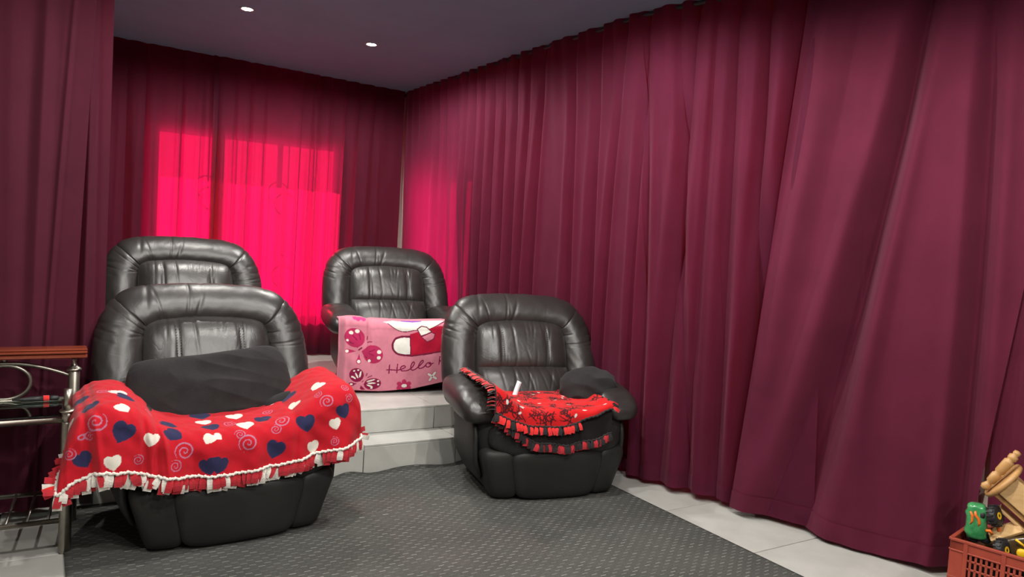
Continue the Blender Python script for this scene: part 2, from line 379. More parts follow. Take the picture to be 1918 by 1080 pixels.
# right wall: follows the curtain track, with a glazed opening near the back corner
def oriented_wall(name, p0, p1, thick, holes=()):
    p0 = Vector((*p0, 0)); p1 = Vector((*p1, 0)); d = (p1-p0); Ln = d.length; d.normalize(); n = Vector((d.y, -d.x, 0))
    Mx = Matrix(((d.x, n.x, 0, p0.x), (d.y, n.y, 0, p0.y), (0, 0, 1, 0), (0, 0, 0, 1)))
    m = MB()
    def bb(s0, s1, z0, z1): m.box(((s0+s1)/2, thick/2, (z0+z1)/2), (s1-s0, thick, z1-z0))
    s = 0
    for (h0, h1, z0, z1) in holes:
        bb(s, h0, 0, 2.95); bb(h0, h1, 0, z0); bb(h0, h1, z1, 2.95); s = h1
    bb(s, Ln, 0, 2.95)
    o = m.build(name, M['wall']); o.matrix_world = Mx; tag(o, kind='structure'); return o, Mx
WR0, WR1 = (2.86, 6.62), (3.22, 3.35)
wr, MR = oriented_wall('wall_right', WR1, WR0, .2, holes=((2.22, 2.92, .35, 1.95),))
window('window_2', 2.22, 2.92, .35, 1.95, MR @ Matrix.Translation((0, .12, 0)), bars=False)
oriented_wall('wall_right_near', (4.35, -.2), WR1, .2)
oriented_wall('wall_right_rear', (4.35, -3.0), (4.35, -.2), .2)
b = MB(); b.box((-2.7, 1.9, 1.45), (.2, 9.8, 2.95)); tag(b.build('wall_left', M['wall']), kind='structure')
b = MB(); b.box((.9, -3.0, 1.45), (7.2, .2, 2.95)); tag(b.build('wall_front', M['wall']), kind='structure')
# ground outside the windows
b = MB(); b.box((2, 11, -.15), (16, 8.2, .1)); og = b.build('ground', M['tile']); tag(og, kind='structure')

# ------------------------------------------------------------------ curtains
def smoothstep(a, b_, x):
    t = np.clip((x-a)/(b_-a), 0, 1); return t*t*(3-2*t)
def curtain(name, label, s0, s1, top, bot, folds, side, mat, ns=500, nt=70, gather=.010, gfreq=52., seed=1, wide=.02, group='burgundy curtains around the room', hem=True, hemwave=.012, pleat=0.0, fine=1.0):
    """top(s), bot(s) -> (x, y, z) arrays; folds: (s_top, s_bot, width, depth); side: +1/-1 the way a fold recedes"""
    s = np.linspace(s0, s1, ns); t = np.linspace(0, 1, nt)**.92
    Sg, Tg = np.meshgrid(s, t, indexing='ij')
    xt, yt, zt = top(s); xb, yb, zb = bot(s)
    # plan normal from the mid line
    mx, my = (xt+xb)/2, (yt+yb)/2
    dx, dy = np.gradient(mx), np.gradient(my); l = np.hypot(dx, dy); nx, ny = dy/l*side, -dx/l*side
    g = np.random.default_rng(seed)
    off = np.zeros_like(Sg); lat = np.zeros_like(Sg)
    for (a, b_, w, dep) in folds:
        c = a+(b_-a)*Tg; wd = w*(.75+.5*Tg)
        q = (Sg-c)/wd
        off += dep*np.exp(-np.abs(q)**1.6)*(.45+.55*smoothstep(0, .3, Tg)) - .30*dep*np.exp(-((np.abs(q)-1.7)/.8)**2)*smoothstep(.05, .4, Tg)
    if pleat:     # pressed pleats: the cloth doubles back on itself, three layers deep
        for (a, b_, w, dep) in folds:
            wd = w*pleat*(.5+dep*12); q = (Sg-(a+(b_-a)*Tg))/wd; k = smoothstep(0, .08, Tg)
            lat -= 1.75*wd*q*np.exp(-q*q)*k; off += .006*np.tanh(1.6*q)*np.exp(-(q/3)**2)*k
    ph = np.cumsum(g.uniform(.6, 1.4, ns))/ns*(s1-s0)*gfreq
    top_g = np.exp(-Tg/.16)
    off += gather*top_g*np.sin(ph)[:, None]
    off += wide*hash_noise(seed+5, 6, 3, 16)(Sg, Tg*.5)*(.3+.7*Tg)
    off += fine*.0035*hash_noise(seed+9, 8, 20, 60)(Sg, Tg*.6)
    off += fine*.0022*hash_noise(seed+19, 6, 8, 30)(Sg*1.3, Tg*7.0)*smoothstep(.3, .8, Tg)
    X = xt[:, None]+(xb-xt)[:, None]*Tg+nx[:, None]*off; Y = yt[:, None]+(yb-yt)[:, None]*Tg+ny[:, None]*off
    tx, ty = dx/l, dy/l; X = X+tx[:, None]*lat; Y = Y+ty[:, None]*lat
    Z = zt[:, None]+(zb-zt)[:, None]*Tg
    Z += (hemwave*hash_noise(seed+3, 4, 2, 9)(Sg, 0*Tg))*smoothstep(.6, 1, Tg)
    o = gsurf('curtain' if name is None else name, X, Y, Z, mat)
    mid = (float(X.mean()), float(Y.mean()), float(Z.min()))
    at_base(o, mid)
    tag(o, label, 'curtain', group)
    if hem:   # stitched hem band along the bottom: a thicker doubled strip
        k = max(2, int(nt*.04)); w = nt-1-k
        hx, hy, hz = X[:, w:]-.006*nx[:, None], Y[:, w:]-.006*ny[:, None], Z[:, w:]
        h = gsurf('hem', hx-mid[0], hy-mid[1], hz-mid[2], mat, o)
    return o
kY = np.array([-.6, 0.4, 1.0, 1.76, 2.27, 2.86, 3.34, 3.8, 4.5, 6.5])
kxb = np.array([4.15, 3.95, 3.76, 3.51, 3.375, 3.185, 3.04, 3.07, 2.96, 2.75])
kxt = np.array([4.10, 3.90, 3.66, 3.36, 3.18, 2.92, 2.80, 2.79, 2.755, 2.70])
def rt(Y):
    x = np.interp(Y, kY, kxt); return x, Y.copy(), ceil_z(x, Y)+.03
def rb(Y):
    x = np.interp(Y, kY, kxb); return x, Y.copy(), .035+(PLAT)*smoothstep(4.02, 4.06, Y)
RF = [(3.286, 3.352, .030, .045), (2.985, 3.238, .045, .060), (2.771, 2.874, .035, .050), (2.621, 2.737, .035, .060), (2.453, 2.76, .045, .080),
      (3.294, 3.52, .03, .04), (3.465, 3.853, .03, .04), (3.70, 3.95, .04, .05), (3.934, 4.14, .035, .055), (4.257, 4.577, .035, .06), (4.42, 4.70, .03, .035), (4.59, 4.798, .035, .045), (4.73, 4.93, .03, .04), (4.869, 5.09, .035, .055),
      (5.02, 5.20, .03, .035), (5.165, 5.334, .04, .05), (5.30, 5.42, .03, .03), (5.46, 5.477, .04, .045), (5.63, 5.67, .03, .035), (5.768, 5.829, .04, .045), (3.10, 3.05, .03, .03), (2.87, 3.05, .02, .02)]
curtain('curtain', 'long burgundy curtain in many folds behind the recliner with the black cushion', 2.36, 6.40, rt, rb, [(a, b_, c, d*1.35) for a, b_, c, d in RF], 1, M['curtain'], ns=1900, nt=80, seed=3, wide=.018, pleat=.42)
def rt2(Y):
    x, y, z = rt(Y); return x-.03, y, z
def rb2(Y):
    x, y, z = rb(Y); return x-.05, y, z-.008
def skew(bot, k, y0):
    def f(Y): return bot(Y+k*(smoothstep(y0-.6, y0, Y)))
    return f
RF2 = [(2.377, 2.46, .045, .032), (1.929, 2.226, .055, .125), (1.735, 1.44, .05, .075), (2.20, 2.33, .05, .03), (2.06, 2.0, .05, -.015)]
curtain('curtain', 'wide flat burgundy curtain hanging at the right beside the toy crate', 1.40, 2.43, rt2, lambda Y: skew(rb2, .33, 2.43)(Y+.30*(1-smoothstep(1.40, 2.2, Y))), RF2, 1, M['curtain_front'], ns=620, nt=80, seed=11, wide=.024, gather=.005, hemwave=.02, fine=.6)
def rbx(Y):
    x, y, z = rb2(Y); return x+.03, y, z
curtain('curtain', 'burgundy curtain behind the toys in the red crate', -.3, 1.635, rt, rbx, [(1.3, 1.3, .06, .05), (1.05, 1.02, .05, .06), (.8, .8, .06, .05), (.5, .5, .06, .06), (.2, .2, .06, .06)], 1, M['curtain_front'], ns=420, nt=50, seed=15)
# back curtains: two panels overlapping in front of the window
def bt(yc):
    def f(x): return x, np.full_like(x, yc), ceil_z(x, yc)+.03
    return f
def bb_(yc):
    def f(x): return x, np.full_like(x, yc), np.full_like(x, PLAT+.012)
    return f
BF1 = [(x[0],x[1],x[2],min(x[3]*1.3, .055)) for x in [(.30, .28, .04, .04), (.47, .46, .03, .03), (.60, .58, .03, .05), (.855, .835, .018, .03), (1.0, .98, .02, .014), (1.13, 1.10, .03, .05)]]
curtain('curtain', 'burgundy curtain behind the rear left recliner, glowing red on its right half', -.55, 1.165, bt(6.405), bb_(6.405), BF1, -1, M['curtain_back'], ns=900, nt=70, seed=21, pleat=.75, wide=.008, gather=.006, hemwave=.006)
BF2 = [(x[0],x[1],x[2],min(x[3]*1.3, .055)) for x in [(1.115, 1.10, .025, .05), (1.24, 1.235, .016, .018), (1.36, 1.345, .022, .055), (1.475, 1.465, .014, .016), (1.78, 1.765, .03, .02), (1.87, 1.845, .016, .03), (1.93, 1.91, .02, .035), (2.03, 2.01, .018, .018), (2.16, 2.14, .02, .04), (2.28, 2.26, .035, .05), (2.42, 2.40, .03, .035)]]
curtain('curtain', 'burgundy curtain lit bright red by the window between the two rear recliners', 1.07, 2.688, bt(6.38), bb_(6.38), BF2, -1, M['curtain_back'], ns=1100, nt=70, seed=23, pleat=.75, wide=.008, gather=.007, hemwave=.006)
# left stage curtains
def lt(yc):
    def f(x): return x, np.full_like(x, yc), ceil_z(x, yc)+.03
    return f
def lb(yc, x1t, x1b, z=.035):
    def f(x): return x+(x1b-x1t)*smoothstep(x1t-.35, x1t, x), np.full_like(x, yc), np.full_like(x, z)
    return f
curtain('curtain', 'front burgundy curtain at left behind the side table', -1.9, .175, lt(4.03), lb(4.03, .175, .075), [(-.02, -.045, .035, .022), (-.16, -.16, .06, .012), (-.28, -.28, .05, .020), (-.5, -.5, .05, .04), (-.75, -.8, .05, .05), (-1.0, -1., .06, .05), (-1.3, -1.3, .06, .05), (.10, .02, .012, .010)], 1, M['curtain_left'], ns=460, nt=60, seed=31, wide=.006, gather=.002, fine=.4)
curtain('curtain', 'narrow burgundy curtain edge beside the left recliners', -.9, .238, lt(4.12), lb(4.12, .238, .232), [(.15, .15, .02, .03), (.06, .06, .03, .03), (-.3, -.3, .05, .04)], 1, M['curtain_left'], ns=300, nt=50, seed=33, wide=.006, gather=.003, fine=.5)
# pale post added in the slit behind the toys, standing in for lit wall
b = MB(); b.box((3.585, 1.665, .66), (.06, .10, 1.32), bev=.004); tag(b.build('trim_4', M['standin_post']), kind='structure')
# curtain rails
m = MB(); m.tube([(x, y, ceil_z(x, y)-.018) for x, y in zip(kxt[1:]+.025, kY[1:])], .012, 8); tag(m.build('trim_2', M['black_metal'], None, True), kind='structure')
m = MB(); m.tube([(x, 6.455, ceil_z(x, 6.455)-.016) for x in (-1.5, 2.72)], .010, 8); tag(m.build('trim_3', M['black_metal'], None, True), kind='structure')
# cord in the corner gap
pts = [(2.628+.010*math.sin(k*.9)+.006*(k/14), 6.47, 2.62-.165*k) for k in range(15)]
m = MB(); m.tube(pts, .010, 8); o = m.build('cord', M['rope'], None, True); tag(o, 'tan cord hanging in the corner gap between the curtains', 'cord'); at_base(o, (2.63, 6.47, .32))
m = MB(); m.lathe([(.004, -.03), (.02, -.025), (.022, 0), (.02, .02), (.004, .03)], (0, 0, 0), 12); m.build('cord_clip', M['plate'], o, True).location = (-.005, -.0, 1.87)
# small bright tag of orange cloth high in the gap
X, Y, Z = squad(0, 0, 0, .012, .006, .11, 1.2, .8, 16, 16); o2 = gsurf('ribbon', X+.012*(Z*6), Y, Z, M['orange'], o, True); o2.location = (.012, -.012, 2.03)

# ------------------------------------------------------------------ downlights
def downlight(x, y, label, first=[]):
    z = ceil_z(x, y)
    o = thing('downlight', label, 'ceiling light', (x, y, z), 0, 'recessed ceiling downlights')
    m = MB(); m.lathe([(.030, .010), (.030, -.002), (.046, -.004), (.048, 0), (.048, .008)], n=28); m.build('trim_ring', M['trimwhite'], o, True)
    m = MB(); m.lathe([(.001, .002), (.020, -.001), (.0285, -.004), (.0285, .006), (.001, .008)], n=28); m.build('lens', M['lens'], o, True)
    l = bpy.data.lights.new('downlight_lamp', 'SPOT'); l.energy = LAMP_W; l.spot_size = math.radians(174); l.spot_blend = .35; l.shadow_soft_size = .025; l.color = (1, .965, .90)
    lo = bpy.data.objects.new('downlight_lamp', l); COL.objects.link(lo); lo.parent = o; lo.location = (0, 0, -.03)
    return o
downlight(1.016, 4.98, 'small lit ceiling downlight above the rear left recliner, left of the pair')
downlight(1.896, 5.149, 'small lit ceiling downlight nearer the corner, right of the pair')
for (x, y, lb_) in ((1.0, 2.95, 'recessed ceiling downlight in front of the heart blanket recliner'), (1.9, 2.95, 'recessed ceiling downlight in front of the fringed blanket recliner'),
                    (1.0, 1.2, 'recessed ceiling downlight over the middle of the rug'), (1.9, 1.2, 'recessed ceiling downlight over the rug near the right edge'),
                    (1.0, -.7, 'recessed ceiling downlight over the left back of the room'), (1.9, -.7, 'recessed ceiling downlight over the right back of the room'), (-.6, 1.9, 'recessed ceiling downlight beside the rug, before the side table')):
    downlight(x, y, lb_)

# ------------------------------------------------------------------ rug
rx = np.linspace(.082, 2.842, 150); ry = np.linspace(-.8, 4.062, 260)
RX, RY = np.meshgrid(rx, ry, indexing='ij')
wav = hash_noise(71, 6, 4, 14)
RZ = .009+.0012*wav(RX, RY)
RZ += .016*np.exp(-((RY-(3.42+.03*(RX-1.4)))/.022)**2)*smoothstep(1.15, 1.3, RX)*(1-smoothstep(1.75, 2.0, RX))*.7   # crease
edge = np.exp(-(4.062-RY)/.05); RZ += edge*(.010+.010*np.sin(RX*21+2*np.sin(RX*5)))*(RX > .9)
RXX = RX.copy(); RXX += (.008*np.sin(RY*3.1))*np.where(RX < .1, 1, 0)
# border loop down to the floor
def thick_sheet(name, X, Y, Z, z0, mat):
    nu, nv = X.shape; V = np.stack([X.ravel(), Y.ravel(), Z.ravel()], 1); F = gridF(nu, nv).tolist()
    idx = [i*nv for i in range(nu)]+[(nu-1)*nv+j for j in range(1, nv)]+[i*nv+nv-1 for i in range(nu-2, -1, -1)]+[j for j in range(nv-2, 0, -1)]
    base = len(V); V2 = V[idx].copy(); V2[:, 2] = z0; V = np.concatenate([V, V2]); n = len(idx)
    F += [[idx[k], base+k, base+(k+1) % n, idx[(k+1) % n]] for k in range(n)]
    return build(name, V, F, mat)
rug = thick_sheet('rug', RXX, RY, RZ, .0008, M['rug']); tag(rug, 'large charcoal grey rug with rows of short pale dashes on the tiled floor', 'rug')

# ================================================================== RECLINERS
def curve_interp(pts, n, closed=False):
    P = np.array(pts, float); d = np.r_[0, np.cumsum(np.linalg.norm(np.diff(P, axis=0), axis=1))]; t = np.linspace(0, d[-1], n)
    Q = np.stack([np.interp(t, d, P[:, k]) for k in range(P.shape[1])], 1)
    k = max(1, n//(2*len(pts)))
    return np.stack([sm(Q[:, j], k) for j in range(Q.shape[1])], 1)
BY = lambda z: .115+(z-.45)*.40           # front face of the reclining back
def bolster(name, pts, radii, parent, mat, seed, n=110, m=40, pin0=.0, pin1=.0, wr=.10, dep=1.0, w0=.10, w1=.10):
    C, R = pts, radii; n = len(C)
    T = np.gradient(C, axis=0); T /= np.linalg.norm(T, axis=1)[:, None]; Nn = np.stack([T[:, 1], -T[:, 0]], 1)
    a = np.linspace(0, 2*PI, m, endpoint=False); u = np.linspace(0, 1, n)
    U, A = np.meshgrid(u, a, indexing='ij')
    endr = np.ones(n)
    def cap(x, w): return np.sqrt(np.clip(1-(1-np.clip(x/w, 0, 1))**2, 0.0, 1))
    e0 = pin0+(1-pin0)*cap(u, w0); e1 = pin1+(1-pin1)*cap(1-u, w1); endr = e0*e1
    g = np.random.default_rng(seed); cre = np.zeros_like(U)
    for k in range(16):
        c = g.choice([g.uniform(0, .25), g.uniform(.75, 1), g.uniform(.1, .9)]); w = g.uniform(.006, .016); tilt = g.uniform(-.05, .05); aa = g.uniform(0, 2*PI)
        cre += g.uniform(.3, 1)*np.exp(-((U-c-tilt*np.cos(A))/w)**2)*np.clip(np.cos(A-aa)*1.2, 0, 1)
    rr = (R*endr)[:, None]*(1-wr*.45*cre+.02*hash_noise(seed, 5, 3, 12)(U*6, A))
    cx = C[:, 0][:, None]+Nn[:, 0][:, None]*rr*np.cos(A); cz = C[:, 1][:, None]+Nn[:, 1][:, None]*rr*np.cos(A)
    cy = BY(cz)+.055-dep*rr*np.sin(A)*.95
    return gsurf(name, cx, cy, cz, mat, parent, cv=True)
def cushion(name, x0, x1, z0, z1, depth, parent, mat, seed, seams=(), yoff=0.0, sag=.0, n=110, m=70, arch=.03, wrinkle=1.0):
    """upholstered pad lying on the reclining back plane"""
    u = np.linspace(-1, 1, n); v = np.linspace(-1, 1, m); U, V = np.meshgrid(u, v, indexing='ij')
    X = (x0+x1)/2+(x1-x0)/2*U*(1-.05*(V > 0)*V**2); Z = (z0+z1)/2+(z1-z0)/2*V+arch*(1-U**2)*np.clip(V, 0, 1)
    prof = (np.clip(1-np.abs(U)**4, 0, 1)**.5)*(np.clip(1-np.abs(V)**3.2, 0, 1)**.5)
    D = depth*prof
    for sx in seams:
        for q in (-.007, .007): D -= .005*np.exp(-((X-sx-q)/.004)**2)*prof
        D -= .006*np.exp(-((X-sx)/.02)**2)*prof
    g = np.random.default_rng(seed)
    for k in range(22):   # fan creases from the top edge and the corners
        xc = g.uniform(x0, x1); ang = g.uniform(-.35, .35); L = g.uniform(.04, .16); zt = g.choice([z1, z1, z0])
        s = -1 if zt == z1 else 1
        al = (Z-zt)*s; ac = (X-xc)-al*math.tan(ang)
        D -= wrinkle*g.uniform(.002, .006)*np.exp(-(ac/.007)**2)*np.exp(-(al/L)**2)*prof**.5
    D += .002*wrinkle*hash_noise(seed, 6, 8, 40)(X, Z)*prof
    return gsurf(name, X, BY(Z)+.02+yoff-D, Z, mat, parent)

def make_recliner():
    r = thing('recliner', 'x', 'armchair')
    # --- base body
    def basedef(X, Y, Z):
        q = np.clip(Z/.44, 0, 1); k = .84+.16*smoothstep(0, .55, q)
        Y2 = np.where(Y < 0, Y*(.90+.10*smoothstep(0, .5, q)), Y)
        return X*k, Y2, Z
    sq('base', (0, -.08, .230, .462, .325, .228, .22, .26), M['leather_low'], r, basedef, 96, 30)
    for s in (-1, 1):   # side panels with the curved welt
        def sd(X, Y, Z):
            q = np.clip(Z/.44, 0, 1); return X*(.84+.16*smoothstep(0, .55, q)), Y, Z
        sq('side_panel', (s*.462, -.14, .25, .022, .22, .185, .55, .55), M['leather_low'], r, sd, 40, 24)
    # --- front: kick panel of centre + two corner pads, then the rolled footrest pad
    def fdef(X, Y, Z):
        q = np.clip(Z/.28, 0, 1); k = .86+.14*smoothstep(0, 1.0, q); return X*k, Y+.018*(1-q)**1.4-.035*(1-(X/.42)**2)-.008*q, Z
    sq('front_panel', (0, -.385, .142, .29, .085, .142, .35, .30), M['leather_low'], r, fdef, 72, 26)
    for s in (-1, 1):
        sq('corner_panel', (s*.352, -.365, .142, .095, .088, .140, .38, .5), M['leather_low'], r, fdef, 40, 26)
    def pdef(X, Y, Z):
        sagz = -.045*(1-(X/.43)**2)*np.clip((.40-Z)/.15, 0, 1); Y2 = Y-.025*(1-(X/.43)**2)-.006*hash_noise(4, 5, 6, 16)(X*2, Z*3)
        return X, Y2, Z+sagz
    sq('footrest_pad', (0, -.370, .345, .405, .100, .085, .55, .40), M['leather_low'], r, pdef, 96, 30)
    # --- seat
    def seatdef(X, Y, Z): return X, Y, Z+.012*np.cos(X*5)+.012*np.clip(-(Y+.2), 0, 1)
    sq('seat_cushion', (0, -.15, .425, .315, .325, .065, .5, .4), M['leather'], r, seatdef, 80, 24)
    # --- arms
    for s in (-1, 1):
        nz = hash_noise(40+s, 6, 6, 24)
        def adef(X, Y, Z):
            t = np.clip((Y+.43)/.60, 0, 1)
            Z2 = Z-.050*(1-t)**2.2*1.2+.012*t+.004*nz(X*3, Y*4)
            return X+s*.012*np.sin(t*PI), Y, Z2
        sq('armrest', (s*.432, -.110, .522, .128, .315, .090, .80, .55), M['leather'], r, adef, 80, 36)
    # --- back
    def shelldef(X, Y, Z): return X*(1-.28*smoothstep(.6, 1.05, Z)), Y+(Z-.45)*.40, Z
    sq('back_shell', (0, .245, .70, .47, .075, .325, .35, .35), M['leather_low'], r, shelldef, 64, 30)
    cushion('lumbar_cushion', -.325, .325, .40, .650, .125, r, M['leather'], 51, (), .0, arch=.012, wrinkle=.8)
    cushion('head_cushion', -.318, .318, .615, .905, .098, r, M['leather_head'], 52, (-.155, .155), .0, arch=.025)
    half = [(.412, .40), (.420, .52), (.418, .66), (.408, .79), (.392, .875), (.345, .945), (.26, .974), (.14, .985), (0, .988)]
    path = [(-x, z) for x, z in half]+[(x, z) for x, z in half[::-1][1:]]
    CC = curve_interp(path, 420); tt = np.linspace(0, 1, 420); RR = np.interp(tt, [0, .1, .22, .32, .40, .5, .60, .68, .78, .9, 1], [.100, .112, .115, .107, .098, .098, .098, .107, .115, .112, .100])
    a0 = int(np.argmin(np.hypot(CC[:210, 0]+.352, CC[:210, 1]-.935))); a1 = 419-a0
    bolster('side_bolster', CC[:a0+2], RR[:a0+2], r, M['leather'], 59, pin0=.3, pin1=.86, w1=.045, w0=.12)
    bolster('side_bolster', CC[a1-2:], RR[a1-2:], r, M['leather'], 61, pin0=.86, pin1=.3, w0=.045, w1=.12)
    bolster('head_roll', CC[a0-1:a1+2], RR[a0-1:a1+2], r, M['leather'], 65, pin0=.86, pin1=.86, wr=.11, w0=.035, w1=.035)
    # stitched seams on the head cushion
    for sx in (-.155, .155):
        m = MB()
        for q in (-.008, .008):
            for k in range(18):
                z = .665+.0125*k; y = BY(z)+.02-.098*(max(0, 1-abs((sx)/.315)**4)**.5)*(max(0, 1-abs((z-.77)/.135)**3.2)**.5)+.001
                m.box((sx+q, y, z), (.002, .003, .007))
        m.build('stitching', M['thread'], r)['kind'] = 'stuff'
    return r
def copy_tree(o, parent=None):
    c = o.copy(); COL.objects.link(c)
    if parent is not None: c.parent = parent
    for ch in list(o.children): copy_tree(ch, c)
    return c
rec1 = make_recliner(); rec2 = copy_tree(rec1); rec3 = copy_tree(rec1); rec4 = copy_tree(rec1)
def put(o, loc, rz, sc, label): o.location = loc; o.rotation_euler = (0, 0, math.radians(rz)); o.scale = sc; o['label'] = label; o['group'] = 'black leather recliners'
put(rec1, (.712, 3.80, .012), 3, (.985, 1, .985), 'front left black leather recliner under the red heart blanket')
put(rec2, (.765, 5.02, PLAT), 2, (.93, .93, .905), 'rear left black leather recliner on the platform, with no blanket')
put(rec3, (2.475, 3.71, .012), -12, (.955, .95, .972), 'front right black leather recliner under the red and black fringed blanket')
put(rec4, (2.20, 5.24, PLAT), -9, (.93, .93, .905), 'rear right black leather recliner on the platform, under the pink blanket')

# ================================================================== BLANKETS
def attr_mesh(name, X, Y, Z, colr, mat, thick=.006, parent=None, normal_out=None):
    """cloth sheet with a real back side: grid front + offset back, joined round the rim, with a print colour per vertex"""
    nu, nv = X.shape
    P = np.stack([X, Y, Z], -1); du = np.gradient(P, axis=0); dv = np.gradient(P, axis=1); n = -np.cross(du, dv); n /= np.linalg.norm(n, axis=-1)[..., None]+1e-9
    Q = P-n*thick
    V = np.concatenate([P.reshape(-1, 3), Q.reshape(-1, 3)]); F1 = gridF(nu, nv)[:, ::-1]; F2 = F1[:, ::-1]+nu*nv
    idx = np.array([i*nv for i in range(nu)]+[(nu-1)*nv+j for j in range(1, nv)]+[i*nv+nv-1 for i in range(nu-2, -1, -1)]+[j for j in range(nv-2, 0, -1)])
    nx = np.roll(idx, -1); F3 = np.stack([nx, nx+nu*nv, idx+nu*nv, idx], 1)
    F = np.concatenate([F1, F2, F3])
    o = build(name, V, F, mat, parent)
    a = o.data.color_attributes.new('print', 'FLOAT_COLOR', 'POINT')
    c = np.ones((2*nu*nv, 4)); c[:nu*nv, :3] = colr[0].reshape(-1, 3); c[nu*nv:, :3] = colr[1]
    a.data.foreach_set('color', c.ravel())
    return o, P, n
# --- print stamps, in the cloth's own tangent plane
def heart(a, b_, r):
    x = a/r; y = b_/r+.12
    return (x*x+y*y*1.15-.62)**3-x*x*y**3*1.25 < 0
def spiral(a, b_, r, turns=2.1, w=.060, ph=0.):
    rad = np.hypot(a, b_)/r; th = (np.arctan2(b_, a)+ph)/(2*PI)
    k = rad*turns-th; d = np.abs(k-np.round(k))
    return (rad < 1) & (rad > .06) & (d < w*turns*(.8+.5*rad))
def heart(a, b_, r):
    x = a/r*1.13; y = b_/r*1.13+.1
    return (x*x+y*y-1)**3-x*x*y**3 < 0
def stamp(P, n, iu, iv, colr, kind, col, size, rot, squash=1.0):
    nu, nv = colr.shape[:2]; i = int(round(iu*(nu-1))); j = int(round(iv*(nv-1)))
    c = P[i, j]; nn = n[i, j]
    e2 = np.array([0, 0, 1.0])-nn*nn[2]
    if np.linalg.norm(e2) < .35: e2 = np.array([0, 1.0, 0])-nn*nn[1]
    e2 /= np.linalg.norm(e2); e1 = np.cross(e2, nn)
    if e1[0] < 0: e1 = -e1
    d = P-c; a = d@e1; b_ = d@e2; h = np.abs(d@nn)
    cr, sr = math.cos(rot), math.sin(rot); a, b_ = a*cr+b_*sr, -a*sr+b_*cr
    b_ = b_/squash
    ok = h < size*1.2+.02
    if kind == 'heart': k = heart(a, b_, size) & ok
    elif kind == 'spiral': k = spiral(a, b_, size) & ok
    elif kind == 'dot': k = (np.hypot(a, b_) < size) & ok
    elif kind == 'web':
        k = np.zeros_like(ok); g = np.random.default_rng(int(iu*9973+iv*517))
        for q in range(7):
            t = g.uniform(0, PI); x0, y0 = g.uniform(-.5, .5, 2)*size; L = g.uniform(.4, 1)*size; bend = g.uniform(-3, 3)/size
            u_ = (a-x0)*math.cos(t)+(b_-y0)*math.sin(t); v_ = -(a-x0)*math.sin(t)+(b_-y0)*math.cos(t)+bend*u_*u_*.3
            k |= (np.abs(v_) < .0032) & (np.abs(u_) < L)
        k &= ok
    colr[k] = col
def mkfringe(variant, mats):
    """short tied strip of cloth hanging down -z from its knot: front strip and curled back layer"""
    objs = []
    for vi in range(variant):
        g = np.random.default_rng(200+vi); w = g.uniform(.0115, .0145); L = g.uniform(.046, .062); tw = g.uniform(-.35, .35); lean = g.uniform(-.012, .012)
        V = []; F = []
        nz = 5
        for k in range(nz+1):
            q = k/nz; ww = w*(.62+.38*min(1, q*2.2)); c = math.cos(tw*q); s_ = math.sin(tw*q); bul = .006*math.sin(q*PI)+.004*q
            for sx in (-1, 1):
                for th in (0, 1):
                    V.append((lean*q+sx*ww*c, -bul+sx*ww*s_+th*.003, -L*q))
        for k in range(nz):
            a = k*4; b_ = a+4
            F += [(a, a+2, b_+2, b_), (a+1, b_+1, b_+3, a+3), (a, b_, b_+1, a+1), (a+2, a+3, b_+3, b_+2)]
        F += [(0, 1, 3, 2), (nz*4, nz*4+2, nz*4+3, nz*4+1)]
        me = bpy.data.meshes.new('fringe_strip'); me.from_pydata(V, [], F); me.polygons.foreach_set('use_smooth', [False]*len(F)); me.update()
        objs.append(me)
    res = {}
    for mname in mats:
        L_ = []
        for me in objs:
            c = me.copy(); c.materials.append(M[mname]); L_.append(c)
        res[mname] = L_
    return res
FR = mkfringe(4, ['plain_red_fleece', 'bright_red_fleece', 'cream_fleece', 'black_fleece'])
def place_fringe(parent, p, outdir, down, mat, sc=1.0, tilt=0.0):
    """strip at world point p; 'down' is its hanging direction, outdir faces away from the cloth"""
    d = Vector(down).normalized(); y = -Vector(outdir); y = (y-d*y.dot(d)).normalized(); x = y.cross(-d).normalized()
    R = Matrix((x, y, -d)).transposed()
    o = bpy.data.objects.new('fringe_strip', random.choice(FR[mat])); COL.objects.link(o); o.parent = parent
    loc = Vector(p)-parent.location
    o.matrix_local = Matrix.Translation(loc) @ (R @ Matrix.Rotation(tilt, 3, 'Y')).to_4x4() @ Matrix.Diagonal((sc, sc, sc, 1))
    return o
def braid(parent, pts, r, mat, name='braided_edge', amp=.3, period=.026):
    pts = np.array(pts); d = np.r_[0, np.cumsum(np.linalg.norm(np.diff(pts, axis=0), axis=1))]; n = max(8, int(d[-1]/.0045)); t = np.linspace(0, d[-1], n)
    Q = np.stack([np.interp(t, d, pts[:, k]) for k in range(3)], 1)
    Q[:, 2] += .0022*np.sin(2*PI*t/period)
    R = r*(1+amp*np.sin(2*PI*t/period*2))
    m = MB(); m.tube([tuple(q) for q in Q-np.array(parent.location)], list(R), 8); return m.build(name, M[mat], parent, True)
def walk(pts, step):
    pts = np.array(pts); d = np.r_[0, np.cumsum(np.linalg.norm(np.diff(pts, axis=0), axis=1))]; out = []
    for s in np.arange(step*.5, d[-1], step):
        p = np.array([np.interp(s, d, pts[:, k]) for k in range(3)]); q = np.array([np.interp(min(s+.01, d[-1]), d, pts[:, k])-np.interp(max(s-.01, 0), d, pts[:, k]) for k in range(3)])
        out.append((p, q/np.linalg.norm(q)))
    return out
